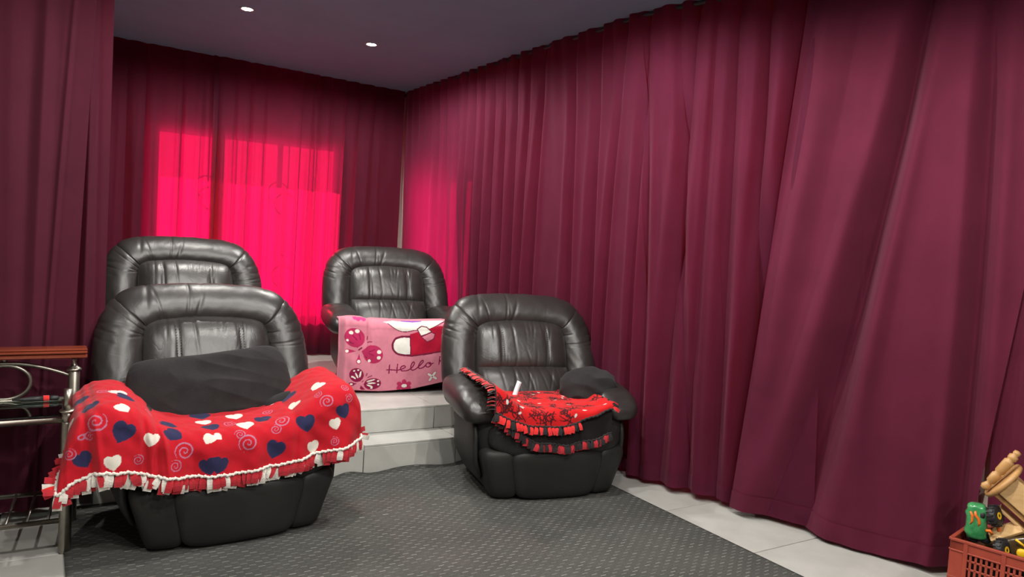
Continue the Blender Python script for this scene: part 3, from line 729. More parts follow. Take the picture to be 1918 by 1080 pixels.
def drape(prof, hem, yb, yf, r, nu, nv, ripple=None, yslope=0.0, side_end=None):
    """cloth over a seat: prof = (x, z) outline across, hem(x) = height of the front edge, yb back, yf(x) front line"""
    C = curve_interp(prof, nu); x = C[:, 0]; h = C[:, 1]
    hz = hem(x, h); X = np.zeros((nu, nv)); Y = X.copy(); Z = X.copy()
    for i in range(nu):
        drop = max(h[i]-hz[i], .004); ri = min(r, drop*.75); f = yf(x[i])
        Lt = yb-(f+ri); La = ri*PI/2; Lf = max(drop-ri, 0); T = Lt+La+Lf
        s = np.linspace(0, T, nv)
        a = np.clip((s-Lt)/max(ri, 1e-6), 0, PI/2); fall = np.clip(s-Lt-La, 0, None)
        Y[i] = np.where(s < Lt, yb-s, f+ri-ri*np.sin(a)-.10*fall)
        Z[i] = h[i]+yslope*np.clip(Y[i]-f, 0, 1)-ri*(1-np.cos(a))-fall*.995
        X[i] = x[i]
    return X, Y, Z, C

# ---- front left recliner: red fleece with hearts
prof1 = [(.062, .352), (.058, .43), (.070, .53), (.105, .605), (.175, .650), (.26, .650), (.33, .612), (.385, .560), (.44, .525), (.55, .512), (.75, .514), (.88, .528), (.965, .560), (1.04, .615), (1.105, .660), (1.17, .680), (1.235, .668), (1.275, .610), (1.288, .52), (1.285, .425)]
hx = [.05, .12, .19, .29, .47, .66, .88, 1.08, 1.19, 1.30]; hzv = [.352, .375, .402, .388, .348, .336, .354, .386, .405, .420]
def hem1(x, h): return np.minimum(np.interp(x, hx, hzv), h-.004)
def yf1(x): return 3.283+.052*(x-.69)+.10*(x-.69)**2
B1 = drape(prof1, hem1, 3.76, yf1, .085, 640, 230, yslope=.05)
X, Y, Z, C1 = B1
U = np.linspace(0, 1, 640)[:, None]; Vv = np.linspace(0, 1, 230)[None, :]
fall = smoothstep(.55, 1, Vv)
nz1 = hash_noise(81, 6, 8, 30); nz2 = hash_noise(82, 6, 3, 12)
Y = Y-fall*(.014*np.sin(X*34+.6*np.sin(X*9))+.016*nz2(X*3, Z*2))-.006*nz1(X*2, Z*3)
X = X+fall*(.010*np.sin(X*27+1.0))-.025*(1-smoothstep(.0, .10, U))*fall
# folds running down from the arm hollows, and the soft side hang at left
for (xc, w, am, sl) in ((.335, .012, .016, .10), (.385, .014, .016, .02), (.40, .010, -.012, .2), (.965, .014, .012, -.10), (.125, .014, .018, .22), (.16, .012, -.014, .2)):
    cx = xc+sl*(.62-Z)*.6
    Y = Y+am*np.exp(-((X-cx)/w)**2)*smoothstep(.35, .75, Vv)
    Z = Z-.6*abs(am)*np.exp(-((X-cx)/w)**2)*(1-smoothstep(.55, .8, Vv))*.6
sideL = 1-smoothstep(.0, .13, U)
Z = Z+sideL*(Y-3.33)*.72*np.clip((.60-Z)/.25, 0, 1)
X = X+sideL*np.clip(Y-3.36, 0, 1)*.55
Z = Z+.005*nz1(X*3, Y*4)
RED = (.42, .009, .018); NAVY = (.022, .022, .065); CREAM = (.62, .58, .51); LILAC = (.36, .15, .24)
colr = np.empty(X.shape+(3,)); colr[:] = RED
HEARTS1 = [(0.249,0.620,'heart','c',0.040,0.30), (0.319,0.786,'heart','c',0.038,-0.20), (0.459,0.742,'heart','c',0.036,-0.40), (0.479,0.729,'heart','c',0.028,0.50), (0.460,0.476,'heart','c',0.045,0.10), (0.689,0.498,'heart','c',0.042,-0.90), (0.765,0.428,'heart','c',0.050,0.50), (0.793,0.830,'heart','c',0.036,0.25), (0.732,0.956,'heart','c',0.040,0.20), (0.224,0.943,'heart','c',0.042,0.10), (0.113,0.555,'heart','c',0.045,0.90), (0.551,0.629,'heart','c',0.050,0.00), (0.540,0.397,'heart','c',0.050,0.00), (0.246,0.319,'heart','c',0.050,0.00), (0.649,0.240,'heart','c',0.030,1.00), (0.264,0.376,'heart','n',0.055,0.20), (0.175,0.537,'heart','n',0.050,1.00), (0.243,0.777,'heart','n',0.058,-0.50), (0.379,0.707,'heart','n',0.052,0.40), (0.374,0.550,'heart','n',0.050,0.00), (0.469,0.603,'heart','n',0.050,0.10), (0.171,0.900,'heart','n',0.045,0.50), (0.460,0.934,'heart','n',0.050,0.30), (0.484,0.934,'heart','n',0.050,-0.30), (0.618,0.886,'heart','n',0.056,-0.30), (0.703,0.760,'heart','n',0.054,0.15), (0.692,0.279,'heart','n',0.055,-0.60), (0.815,0.760,'heart','n',0.048,0.20), (0.603,0.555,'heart','n',0.050,0.20), (0.158,0.284,'heart','n',0.050,0.40), (0.460,0.319,'heart','n',0.060,0.00), (0.189,0.694,'spiral','l',0.055,0.00), (0.397,0.834,'spiral','l',0.055,2.60), (0.377,0.921,'spiral','l',0.036,1.00), (0.545,0.803,'spiral','l',0.055,2.70), (0.529,0.734,'spiral','l',0.034,2.00), (0.620,0.738,'spiral','l',0.034,0.50), (0.637,0.668,'spiral','l',0.050,1.00), (0.772,0.659,'spiral','l',0.046,2.80), (0.751,0.568,'spiral','l',0.030,1.00), (0.285,0.921,'spiral','l',0.030,1.00), (0.790,0.943,'spiral','l',0.030,0.40), (0.110,0.808,'spiral','l',0.032,0.20), (0.324,0.463,'spiral','l',0.030,1.00), (0.180,0.773,'spiral','l',0.030,0.00), (0.828,0.585,'spiral','l',0.030,0.00), (0.213,0.293,'spiral','l',0.040,0.00), (0.834,0.668,'spiral','l',0.030,1.00), (0.516,0.537,'spiral','l',0.040,0.00), (0.621,0.406,'spiral','l',0.035,0.00)] #@H1
P = np.stack([X, Y, Z], -1); dU = np.gradient(P, axis=0); dV = np.gradient(P, axis=1); nn1 = -np.cross(dU, dV); nn1 /= np.linalg.norm(nn1, axis=-1)[..., None]+1e-9
P1 = P
for (iu, iv, kind, ck, size, rot) in HEARTS1:
    stamp(P, nn1, iu, iv, colr, kind, {'n': NAVY, 'c': CREAM, 'l': LILAC}[ck], size*(.74 if kind == 'heart' else .72), rot)
blk1, P, n1 = attr_mesh('blanket', X, Y, Z, (colr, CREAM), M['red_fleece'], .007)
at_base(blk1, (.69, 3.40, .33)); tag(blk1, 'red fleece blanket with navy and cream hearts draped over the front left recliner', 'blanket')
front = P[:, -1, :]+np.array([0, -.004, 0]); left = P[0, int(np.argmax(P[0, :, 1] < 3.47)):, :][::-1]; right = P[-1, 40:, :]
braid(blk1, front[::3], .0062, 'cream_fleece'); braid(blk1, left[::3]+np.array([-.004, -.004, 0]), .0062, 'cream_fleece'); braid(blk1, right[::3]+np.array([.006, -.004, 0]), .0062, 'cream_fleece')
for k, (p, t) in enumerate(walk(front, .0245)):
    place_fringe(blk1, p+(0, .006, .001), (0, -1, 0), (random.uniform(-.25, .25), -.10, -1), random.choice(['plain_red_fleece', 'plain_red_fleece', 'plain_red_fleece', 'cream_fleece']), 1, random.uniform(-.2, .2))
    place_fringe(blk1, p+(random.uniform(-.008, .008), .014, -.006), (0, -1, 0), (random.uniform(-.3, .3), -.04, -1), random.choice(['cream_fleece', 'cream_fleece', 'plain_red_fleece']), 1.12, random.uniform(-.35, .35))
for p, t in walk(left, .027):
    place_fringe(blk1, p+(-.002, 0, 0), (-.2, -1, .2), (-1, -.05, random.uniform(-.75, -.1)), random.choice(['plain_red_fleece', 'plain_red_fleece', 'bright_red_fleece']), .85, random.uniform(-.3, .3))
    place_fringe(blk1, p+(-.002, .008, 0), (-.2, -1, .2), (-1, .05, random.uniform(-.75, .1)), random.choice(['cream_fleece', 'plain_red_fleece']), .85, random.uniform(-.3, .3))
for p, t in walk(right, .026):
    place_fringe(blk1, p+(.004, 0, 0), (.2, -1, .1), (1, -.05, random.uniform(-.7, .2)), random.choice(['plain_red_fleece', 'plain_red_fleece', 'cream_fleece']), .8, random.uniform(-.3, .3))

# ---- rear right recliner: pink plush over the seat front
F4A = np.array([1.655, 4.835]); F4B = np.array([2.56, 4.665])
nu4, nv4 = 430, 300
s4 = np.linspace(0, 1, nu4); base4 = F4A[None, :]+(F4B-F4A)[None, :]*s4[:, None]
zt4 = .815+.004*np.sin(s4*9)-.012*np.exp(-((s4-.23)/.02)**2)+.015*np.exp(-((s4-.10)/.10)**2)
zb4 = np.interp(s4, [0, .08, .3, .55, .8, 1], [.372, .345, .335, .350, .398, .43])
X = np.zeros((nu4, nv4)); Y = X.copy(); Z = X.copy()
nrm = np.array([(F4B-F4A)[1], -(F4B-F4A)[0]]); nrm /= np.linalg.norm(nrm)      # towards the camera side
bulge = .035*(1-(2*s4-1)**4)
for i in range(nu4):
    r = .06; Lt = .30-r; La = r*PI/2; Lf = zt4[i]-r-zb4[i]; s = np.linspace(0, Lt+La+Lf, nv4)
    a = np.clip((s-Lt)/r, 0, PI/2); fl = np.clip(s-Lt-La, 0, None)
    dep = np.where(s < Lt, -.30+s, -r+r*np.sin(a)+.028*np.sin(np.clip(fl/Lf, 0, 1)*PI)+.0*fl)
    Z[i] = zt4[i]-r*(1-np.cos(a))-fl-.05*np.clip(Lt-s, 0, 1)
    X[i] = base4[i, 0]+nrm[0]*(dep+bulge[i]); Y[i] = base4[i, 1]+nrm[1]*(dep+bulge[i])
S4 = s4[:, None]*np.ones((1, nv4)); V4 = np.linspace(0, 1, nv4)[None, :]*np.ones((nu4, 1))
edgeL = 1-smoothstep(0, .05, S4); Y = Y+edgeL*.06; X = X+edgeL*.012
fold = .012*np.exp(-((S4-.205-.03*(V4-.4))/.012)**2)*smoothstep(.2, .4, V4)*(1-smoothstep(.6, .9, V4))+.010*np.exp(-((S4-.06)/.02)**2)+.006*hash_noise(91, 6, 6, 20)(S4*2, V4*2)
X = X-nrm[0]*fold; Y = Y-nrm[1]*fold
# print in face coordinates: q along the face, z up; picture units from the cloth's own width and height
S_PER = (F4B-F4A); FACE_W = float(np.linalg.norm(S_PER))
AX = np.array([[1710.14, 67.88, 204.27], [9.86, -1733.74, 1547.03]]) #@AX
GX = 0; GY = 0
def face_units():
    """cloth print units (0..1650 across, 0..1080 down the panel)"""
    q = S4*FACE_W; z = Z
    return AX[0, 0]*q+AX[0, 1]*z+AX[0, 2], AX[1, 0]*q+AX[1, 1]*z+AX[1, 2]
cx4, cy4 = face_units()
PINK = (.60, .20, .27); CRIM = (.43, .022, .095); DKCR = (.22, .006, .05); WHT = (.74, .72, .66); REDK = (.42, .006, .032); PURP = (.25, .07, .42); LINE = (.16, .01, .04)
c4 = np.empty(X.shape+(3,)); c4[:] = PINK
onf = V4 > .30
def ell(cx, cy, rx, ry, col, rot=0):
    a = cx4-cx; b_ = cy4-cy; c, s = math.cos(rot), math.sin(rot); k = ((a*c+b_*s)/rx)**2+((-a*s+b_*c)/ry)**2 < 1; c4[k & onf] = col
def poly(pts, col):
    pts = np.array(pts, float); k = np.zeros(X.shape, bool); j = len(pts)-1
    for i in range(len(pts)):
        xi, yi = pts[i]; xj, yj = pts[j]
        k ^= ((yi > cy4) != (yj > cy4)) & (cx4 < (xj-xi)*(cy4-yi)/(yj-yi+1e-9)+xi); j = i
    c4[k & onf] = col
def stroke(pts, w, col, closed=False):
    pts = [np.array(p, float) for p in pts]
    if closed: pts.append(pts[0])
    for a, b_ in zip(pts[:-1], pts[1:]):
        d = b_-a; L2 = d@d+1e-9; t = np.clip(((cx4-a[0])*d[0]+(cy4-a[1])*d[1])/L2, 0, 1)
        c4[(np.hypot(cx4-a[0]-t*d[0], cy4-a[1]-t*d[1]) < w) & onf] = col
def smoothpts(pts, n=60):
    return [tuple(p) for p in curve_interp(pts, n)]
# butterflies
ell(418, 335, 113, 108, CRIM, .35); poly([(330, 400), (400, 440), (445, 450), (520, 390), (500, 330), (340, 340)], CRIM)
ell(622, 525, 112, 106, CRIM, .3); poly([(490, 490), (560, 430), (620, 450), (600, 600), (540, 590)], CRIM)
poly([(310, 475), (340, 466), (432, 490), (340, 518), (312, 505)], CRIM); ell(335, 492, 30, 25, CRIM)
poly([(465, 520), (482, 600), (470, 630), (440, 632), (430, 605)], CRIM); ell(456, 608, 28, 30, CRIM)
for a in ((380, 280, 24, 20), (447, 260, 26, 22), (338, 367, 15, 14), (330, 492, 20, 18), (690, 497, 26, 22), (685, 563, 23, 20), (578, 602, 17, 17), (458, 608, 19, 20)): ell(*a, WHT)
stroke([(395, 310), (440, 360)], 6, DKCR); stroke([(470, 300), (478, 355)], 5, DKCR); stroke([(360, 385), (400, 405)], 5, DKCR); stroke([(580, 495), (640, 470)], 5, DKCR); stroke([(575, 515), (625, 535)], 5, DKCR); stroke([(535, 545), (548, 570)], 4, DKCR)
stroke([(460, 475), (490, 450)], 8, DKCR); stroke([(555, 355), (562, 320)], 6, DKCR); stroke([(560, 388), (612, 380)], 5, DKCR)
ell(438, 770, 80, 84, DKCR, -.3); ell(622, 876, 98, 70, DKCR, -.15); poly([(515, 880), (600, 820), (600, 940)], DKCR); poly([(470, 820), (490, 850), (380, 810), (420, 760)], DKCR)
ell(385, 880, 32, 24, DKCR); poly([(390, 858), (446, 872), (390, 900)], DKCR); poly([(490, 895), (540, 945), (500, 950), (478, 930)], DKCR)
for a in ((480, 760, 10, 40, .15), (440, 775, 9, 36, -.45), (410, 800, 8, 26, -.9), (600, 835, 50, 9, -.3), (610, 868, 48, 9, -.02), (590, 900, 38, 9, .35)): ell(a[0], a[1], a[2], a[3], WHT, a[4])
for a in ((455, 710, 12, 10), (410, 720, 11, 10), (388, 790, 10, 11), (684, 842, 13, 11), (688, 885, 12, 11), (612, 926, 14, 10), (383, 880, 15, 13)): ell(*a, WHT)
stroke([(500, 855), (515, 838)], 4, DKCR); stroke([(545, 778), (556, 748)], 5, DKCR); stroke([(565, 797), (610, 776)], 5, DKCR)
# flowers
for k in range(6):
    a = -PI/2+k*PI/3; ell(990+62*math.cos(a), 905+46*math.sin(a), 34, 28, CRIM, a)
ell(994, 906, 32, 22, WHT)
for k in range(4):
    a = .55+k*PI/2; ell(1330+36*math.cos(a), 795+34*math.sin(a), 42, 21, CRIM, a)
for k in range(4):
    a = .55+k*PI/2; ell(1330+36*math.cos(a), 795+34*math.sin(a), 36, 15, WHT, a)
ell(1330, 797, 9, 9, DKCR)
for k in range(4): ell(430+32*k, 112+10*(k % 2)*1.5, 26, 20, (.62, .04, .18))
# plain colour patches (a crimson band with a cream rounded end, a cream scalloped band and a violet edge)
cre = smoothpts([(740, 150), (800, 165), (860, 215), (930, 255), (1000, 265), (1080, 250), (1130, 238), (1180, 250), (1290, 232), (1380, 190), (1460, 150), (1560, 130), (1560, 60), (1200, 60), (1150, 118), (960, 150), (860, 140)], 80)
poly(cre, WHT); stroke(cre[3:42], 5, LINE)
poly([(1000, 128), (1090, 120), (1225, 118), (1215, 148), (1100, 158), (960, 150)], PURP); poly([(860, 110), (940, 108), (905, 136)], PURP)
band = [(1055, 290), (1150, 262), (1330, 215), (1400, 190), (1560, 190), (1650, 220), (1650, 440), (1470, 478), (1250, 515), (1055, 540)]
poly(band, REDK); lobe = smoothpts([(1055, 318), (960, 318), (880, 340), (845, 400), (850, 470), (900, 520), (980, 536), (1058, 536)], 50); poly(lobe+[(1058, 318)], WHT)
tri = [(1190, 318), (1320, 265), (1360, 285), (1340, 340), (1260, 378)]; poly(tri, PINK); stroke(tri, 5, LINE, True)
cuf = [(1145, 230), (1200, 195), (1260, 205), (1320, 260), (1250, 290), (1185, 308)]; poly(cuf, WHT); stroke(cuf, 6, LINE, True)
stroke(lobe, 12, LINE); stroke([(1058, 318), (1058, 540)], 6, LINE); stroke([(1055, 545), (1250, 520), (1470, 484), (1640, 446)], 9, LINE)
# handwriting
TX = (.21, .004, .055)
for st in ([(812, 648), (806, 748)], [(905, 640), (898, 742)], [(775, 708), (840, 707), (900, 714), (950, 700), (995, 682), (1000, 664), (975, 656), (945, 672), (935, 700), (955, 722), (1000, 722), (1045, 708), (1085, 672), (1108, 632), (1100, 610), (1080, 622), (1062, 662), (1060, 700), (1082, 718), (1125, 700), (1175, 655), (1212, 612), (1212, 592), (1190, 598), (1162, 642), (1150, 682), (1170, 698), (1215, 682), (1245, 650)],
           [(1296, 628), (1268, 622), (1244, 644), (1244, 672), (1270, 680), (1300, 662), (1308, 636), (1290, 618), (1276, 640), (1300, 642), (1332, 630)], [(1412, 552), (1403, 645)], [(1500, 545), (1455, 588), (1408, 604), (1450, 612), (1505, 640)]):
    stroke(smoothpts(st, max(8, len(st)*6)) if len(st) > 4 else st, 7, TX)
blk4, P4, n4 = attr_mesh('blanket', X, Y, Z, (c4, PINK), M['pink_fleece'], .018)
P4f = np.stack([X, Y, Z], -1)
at_base(blk4, (2.1, 4.75, .335)); tag(blk4, 'pink plush blanket with butterflies and handwriting over the rear right recliner seat', 'blanket')

# ---- front right recliner: red and black fringed fleece
R3 = math.radians(-12); c3, s3 = math.cos(R3), math.sin(R3)
def w3(x, y): return 2.46+.95*(x*c3-y*s3), 3.71+.95*(x*s3+y*c3)
def drape3(prof, hemf, yb, yf, r, nu, nv, seed, dz=0.0, side=None):
    X, Y, Z, C = drape(prof, hemf, yb, yf, r, nu, nv)
    nz = hash_noise(seed, 6, 6, 22); V_ = np.linspace(0, 1, nv)[None, :]
    Z = Z+.005*nz(X*3, Y*4)+dz; Y = Y-smoothstep(.6, 1, V_)*(.008*np.sin(X*40)+.008*nz(X*3, Z))
    return X, Y, Z, C
prof3 = [(-.405, .630), (-.36, .622), (-.315, .588), (-.275, .545), (-.215, .512), (-.12, .502), (.05, .502), (.20, .503), (.28, .515), (.325, .545)]
# under layer (plain black) and top layer (red print)
hxu = [-.40, -.30, -.15, .05, .25, .45]; hzu = [.50, .43, .34, .325, .36, .43]
XU, YU, ZU, _ = drape3(prof3, lambda x, h: np.minimum(np.interp(x, hxu, hzu), h-.004), .10, lambda x: -.512+.10*x*x, .06, 200, 110, 95, -.004)
hxt = [-.40, -.30, -.18, -.05, .10, .18, .28, .45]; hzt = [.50, .455, .425, .415, .435, .470, .497, .55]
XT, YT, ZT, _ = drape3(prof3, lambda x, h: np.minimum(np.interp(x, hxt, hzt), h-.004), .16, lambda x: -.520+.10*x*x, .055, 420, 200, 95, .006)
def to3(X, Y, Z): 
    wx, wy = w3(X, Y); return wx, wy, Z*.985+.008
XU, YU, ZU = to3(XU, YU, ZU); XT, YT, ZT = to3(XT, YT, ZT)
# left edge runs diagonally over the arm: keep the cloth off the arm's front
BR = (.52, .012, .014); BKC = (.012, .010, .010)
ct = np.empty(XT.shape+(3,)); ct[:] = BR
PT = np.stack([XT, YT, ZT], -1); a_ = np.gradient(PT, axis=0); b_ = np.gradient(PT, axis=1); nT = -np.cross(a_, b_); nT /= np.linalg.norm(nT, axis=-1)[..., None]+1e-9
P3 = PT
g = np.random.default_rng(5)
for k in range(70):
    iu, iv = g.uniform(.02, .98), g.uniform(.02, .97); stamp(PT, nT, iu, iv, ct, 'web', (.06, .008, .010), g.uniform(.030, .055), g.uniform(0, 6))
for k in range(26):
    iu, iv = g.uniform(.05, .95), g.uniform(.05, .95); stamp(PT, nT, iu, iv, ct, 'dot', (.55, .53, .50), g.uniform(.005, .0075), g.uniform(0, 3), 1.9)
blk3, PT, nT = attr_mesh('blanket', XT, YT, ZT, (ct, BKC), M['web_fleece'], .006)
at_base(blk3, (2.38, 3.40, .42)); tag(blk3, 'red and black fringed fleece blanket spread over the seat of the front right recliner', 'blanket')
cu = np.empty(XU.shape+(3,)); cu[:] = BKC
und, PU, nU = attr_mesh('under_layer', XU, YU, ZU, (cu, BR), M['web_fleece'], .006); at_base(und, (2.38, 3.40, .42)); und.parent = blk3; und.location = (0, 0, 0); und['label'] = 'plain black underside layer'
front = PT[:, -1, :]; lo = PU[:, -1, :]; left = PT[0, 20:, :][::-1]; rgt = PT[-1, 60:, :]
out = Vector((math.sin(R3), -math.cos(R3), 0)); lft = np.array([-c3, -s3, 0])
braid(blk3, front[::3]+np.array([out.x, out.y, 0])*.006, .0048, 'black_fleece'); braid(blk3, left[::3]+np.array([0, 0, .006]), .0048, 'black_fleece'); braid(blk3, lo[::2]+np.array([out.x, out.y, 0])*.005, .0045, 'black_fleece')
for k, (p, t) in enumerate(walk(front[:int(len(front)*.72)], .0235)):
    place_fringe(blk3, p+np.array(out)*.006, out, (out.x*.35+random.uniform(-.2, .2), out.y*.35, -1), 'bright_red_fleece' if k % 4 else 'black_fleece', .82, random.uniform(-.25, .25))
    place_fringe(blk3, p+np.array(out)*.0, out, (out.x*.1+random.uniform(-.2, .2), out.y*.1, -1), 'black_fleece', .9, random.uniform(-.3, .3))
for k, (p, t) in enumerate(walk(lo, .0235)):
    place_fringe(blk3, p+np.array(out)*.006, out, (out.x*.15+random.uniform(-.2, .2), out.y*.15, -1), 'black_fleece' if k % 3 else 'plain_red_fleece', .8, random.uniform(-.25, .25))
    place_fringe(blk3, p+np.array(out)*.001, out, (random.uniform(-.2, .2), 0, -1), 'plain_red_fleece', .86, random.uniform(-.3, .3))
for k, (p, t) in enumerate(walk(left, .021)):
    place_fringe(blk3, p+np.array([0, 0, .006]), (0, 0, 1), (lft[0], lft[1]+random.uniform(-.2, .35), -.28), 'bright_red_fleece' if k % 4 else 'black_fleece', .8, random.uniform(-.25, .25))
    if k % 2: place_fringe(blk3, p+np.array([0, 0, .002]), (0, 0, 1), (lft[0], lft[1]+random.uniform(-.3, .3), -.3), 'black_fleece', .86, random.uniform(-.3, .3))
for k, (p, t) in enumerate(walk(rgt[40:], .024)):
    place_fringe(blk3, p+np.array(out)*.004, out, (c3*.7, s3*.7, -.6), 'bright_red_fleece' if k % 3 else 'black_fleece', .8, random.uniform(-.2, .2))

# ================================================================== CUSHIONS AND PAPER
def pillow(name, w, h, d, seed, n=110, m=80, pinch=.10, wr=.012):
    u = np.linspace(-1, 1, n); v = np.linspace(-1, 1, m); U_, V_ = np.meshgrid(u, v, indexing='ij'); nz = hash_noise(seed, 7, 2, 7); nf = hash_noise(seed+1, 7, 6, 18)
    xx = U_*w/2*np.sqrt(1-.26*V_**4)*(1-pinch*(1-V_**2)*U_**2); zz = V_*h/2*np.sqrt(1-.26*U_**6)*(1-pinch*.8*(1-U_**2)*V_**2)
    xx = xx+.010*nz(V_*1.5, V_*0)*U_; zz = zz+.012*nz(U_*1.5, U_*0+2)*V_+.02*U_**2*V_
    prof = (np.clip(1-U_**2, 0, 1)**.42)*(np.clip(1-V_**2, 0, 1)**.42)
    ridg = np.abs(nf(U_*.5+.3*V_, V_*.35))**.7
    a = d/2*prof*(1+.18*nz(U_, V_))-wr*ridg*prof**.5*1.2; b_ = -d/2*prof*.85
    V1 = np.stack([xx, -a, zz], -1).reshape(-1, 3); V2 = np.stack([xx, -b_, zz], -1).reshape(-1, 3)
    F = np.concatenate([gridF(n, m), gridF(n, m)[:, ::-1]+n*m])
    V = np.concatenate([V1, V2])
    import bmesh
    me = bpy.data.meshes.new(name); me.from_pydata(V.tolist(), [], F.tolist())
    bm = bmesh.new(); bm.from_mesh(me); bmesh.ops.remove_doubles(bm, verts=bm.verts[:], dist=.0008); bm.to_mesh(me); bm.free()
    me.polygons.foreach_set('use_smooth', np.ones(len(me.polygons), bool)); me.update()
    return me
pl = link('pillow', pillow('pillow', .75, .385, .19, 301, pinch=.02, wr=.012), M['black_cloth']); tag(pl, 'limp black pillow leaning in the seat of the front left recliner', 'pillow')
pl.location = (.672, 3.722, .600); pl.rotation_euler = (math.radians(-24), math.radians(-5.5), math.radians(3))
tk = sq('tucked_corner', (.285, -.060, -.125, .090, .05, .060, .8, .8), M['black_cloth'], pl, lambda X, Y, Z: (X+.006*hash_noise(5, 6, 10, 40)(X, Z), Y+.006*hash_noise(6, 6, 20, 60)(X, Z), Z+.2*(X-.285)))
def cushdef(X, Y, Z):
    n = hash_noise(77, 7, 6, 20); r = np.abs(hash_noise(78, 7, 8, 30)(X*1.2+.5*Z, Z+Y)); k = 1+.09*n(X, Z+Y)-.26*r
    return X*k, Y*k, Z*k+.16*X*X
cu_ = sq('cushion', (0, 0, 0, .170, .15, .120, .85, .75), M['black_cloth'], None, cushdef, 110, 70)
cu_.location = (2.755, 3.53, .545); cu_.rotation_euler = (math.radians(14), math.radians(-16), math.radians(-14)); tag(cu_, 'bunched black cushion on the right arm of the front right recliner', 'cushion')
V = []; F = []
for k in range(9):
    q = k/8
    for sx in (-1, 1):
        for th in (0, 1): V.append((sx*.014, .03*math.sin(q*1.2)-.04*q+th*.001, .095*q))
for k in range(8):
    a = 4*k; b2 = a+4; F += [(a, a+2, b2+2, b2), (a+1, b2+1, b2+3, a+3), (a, b2, b2+1, a+1), (a+2, a+3, b2+3, b2+2)]
F += [(0, 1, 3, 2), (32, 34, 35, 33)]
pc = build('paper_slip', V, F, M['paper']); x, y = w3(-.135, -.085); pc.location = (x, y, .505); pc.rotation_euler = (math.radians(-34), math.radians(24), math.radians(-20)); tag(pc, 'curled white paper slip standing on the seat of the front right recliner', 'paper')

# ================================================================== SIDE TABLE
TX0 = -1.05; YF = 3.53; YR = 3.88
tb = thing('side_table', 'nickel tube console table with a wooden top rail and glass shelf beside the left curtain', 'table', (-.45, 3.70, 0))
def L3(x, y, z): return (x+.45, y-3.70, z)
for x in (.0755, TX0):
    m = MB(); m.lathe([(.020, 0), (.0235, .004), (.0235, .545), (.021, .55)], L3(x, YF, 0), 20); lg = m.build('leg', M['chrome'], tb, True)
    m = MB(); m.lathe([(.0235, .0), (.031, .004), (.031, .010), (.024, .014)], L3(x, YF, .588), 20); m.lathe([(.021, .0), (.0215, .055)], L3(x, YF, .545), 20); m.build('collar', M['chrome'], lg, True)
    m = MB(); m.lathe([(.016, 0), (.016, .085)], L3(x, YF, .60), 16); m.build('upper_stub', M['chrome'], lg, True)
    m = MB(); m.lathe([(.020, 0), (.0235, .004), (.0235, .705), (.021, .708)], L3(x+.028, YR, 0), 20); lg = m.build('leg', M['chrome'], tb, True)
    m = MB(); m.lathe([(.030, .700), (.031, .706), (.026, .712), (.013, .722), (.008, .738), (.011, .748), (.006, .758)], L3(x+.028, YR, 0), 20); m.build('finial', M['chrome'], lg, True)
def rail(p, q, r, name='rail'):
    m = MB(); m.tube([L3(*p), L3(*q)], r, 12); return m.build(name, M['chrome'], tb, True)
rail((TX0, YF, .556), (.07, YF, .556), .0115); rail((TX0, YR, .572), (.10, YR, .572), .0105)
for x in (TX0, .0755):
    rail((x, YF, .552), (x+.028, YR, .566), .010)
m = MB(); m.box(L3((TX0+.07)/2, (YF+YR)/2+.004, .571), (1.10, .325, .008), bev=.002); m.build('glass_shelf', M['glass'], tb)
# wooden top rail: moulded strip
m = MB()
for (yy, zz, dy, dz) in ((YR-.01, .772, .10, .018), (YR-.01, .790, .115, .012), (YR-.01, .801, .10, .010)): m.box(L3((TX0+.145)/2-.005, yy, zz), (1.22, dy, dz), bev=.004)
m.build('top_rail', M['mahogany'], tb)
# arch and ring between the rear legs
xc = -.118-.26
m = MB(); P_ = [(.10, .672), (.05, .695), (-.03, .722), (-.10, .737), (-.18, .740), (-.5, .740), (-.80, .740), (-.88, .722), (-.96, .695), (-1.02, .672)]
m.tube([L3(p[0], YR, p[1]) for p in curve_interp(P_, 50)], .0085, 10); m.build('arch', M['chrome'], tb, True)
for xx in (-.158, -.82):
    m = MB(); m.tube([L3(xx+.098*math.cos(a), YR, .655+.0745*math.sin(a)) for a in np.linspace(0, 2*PI, 48, endpoint=False)], .0085, 10, closed=True); m.build('ring', M['chrome'], tb, True)
    m = MB(); m.lathe([(.004, 0), (.010, .003), (.010, .012), (.004, .02)], L3(xx, YR, .745), 12); m.build('stud', M['chrome'], tb, True)
# bottle rack: two rails and slats running front to back
rail((TX0, YF, .138), (.07, YF, .138), .0105); rail((TX0, YR, .150), (.10, YR, .150), .0105)
for k in range(13):
    xx = .015-.0725*k; m = MB(); m.tube([L3(xx, YF, .143), L3(xx+.026, YR, .155)], .0058, 8); m.build('rack_bar', M['chrome'], tb, True)
# torch with a red band on the shelf
tr = thing('screwdriver', 'black screwdriver with a red band lying on the glass shelf of the table', 'screwdriver', (-.012, 3.83, .5885), math.radians(3), None, (.74, .74, .74))
Ry = Euler((0, math.radians(90), 0))
m = MB(); m.lathe([(.004, -.155), (.011, -.10), (.015, -.05), (.0165, .0)], n=14, rot=Ry); m.build('handle', M['rubber'], tr, True)
m = MB(); m.lathe([(.0168, .0), (.0175, .006), (.0175, .026), (.0165, .03)], n=14, rot=Ry); m.build('red_band', M['bright_red_fleece'], tr, True)
m = MB(); m.lathe([(.0165, .03), (.017, .05), (.014, .072), (.006, .082)], n=14, rot=Ry); m.build('end_cap', M['rubber'], tr, True)

# ================================================================== CRATE OF TOYS
CR = Vector((3.108, 1.566, 0)); ra = math.atan2(-.243, .05)   # long side runs towards the camera
ct_ = thing('crate', 'red slatted plastic crate full of toys at the right against the curtain', 'crate', CR, ra)
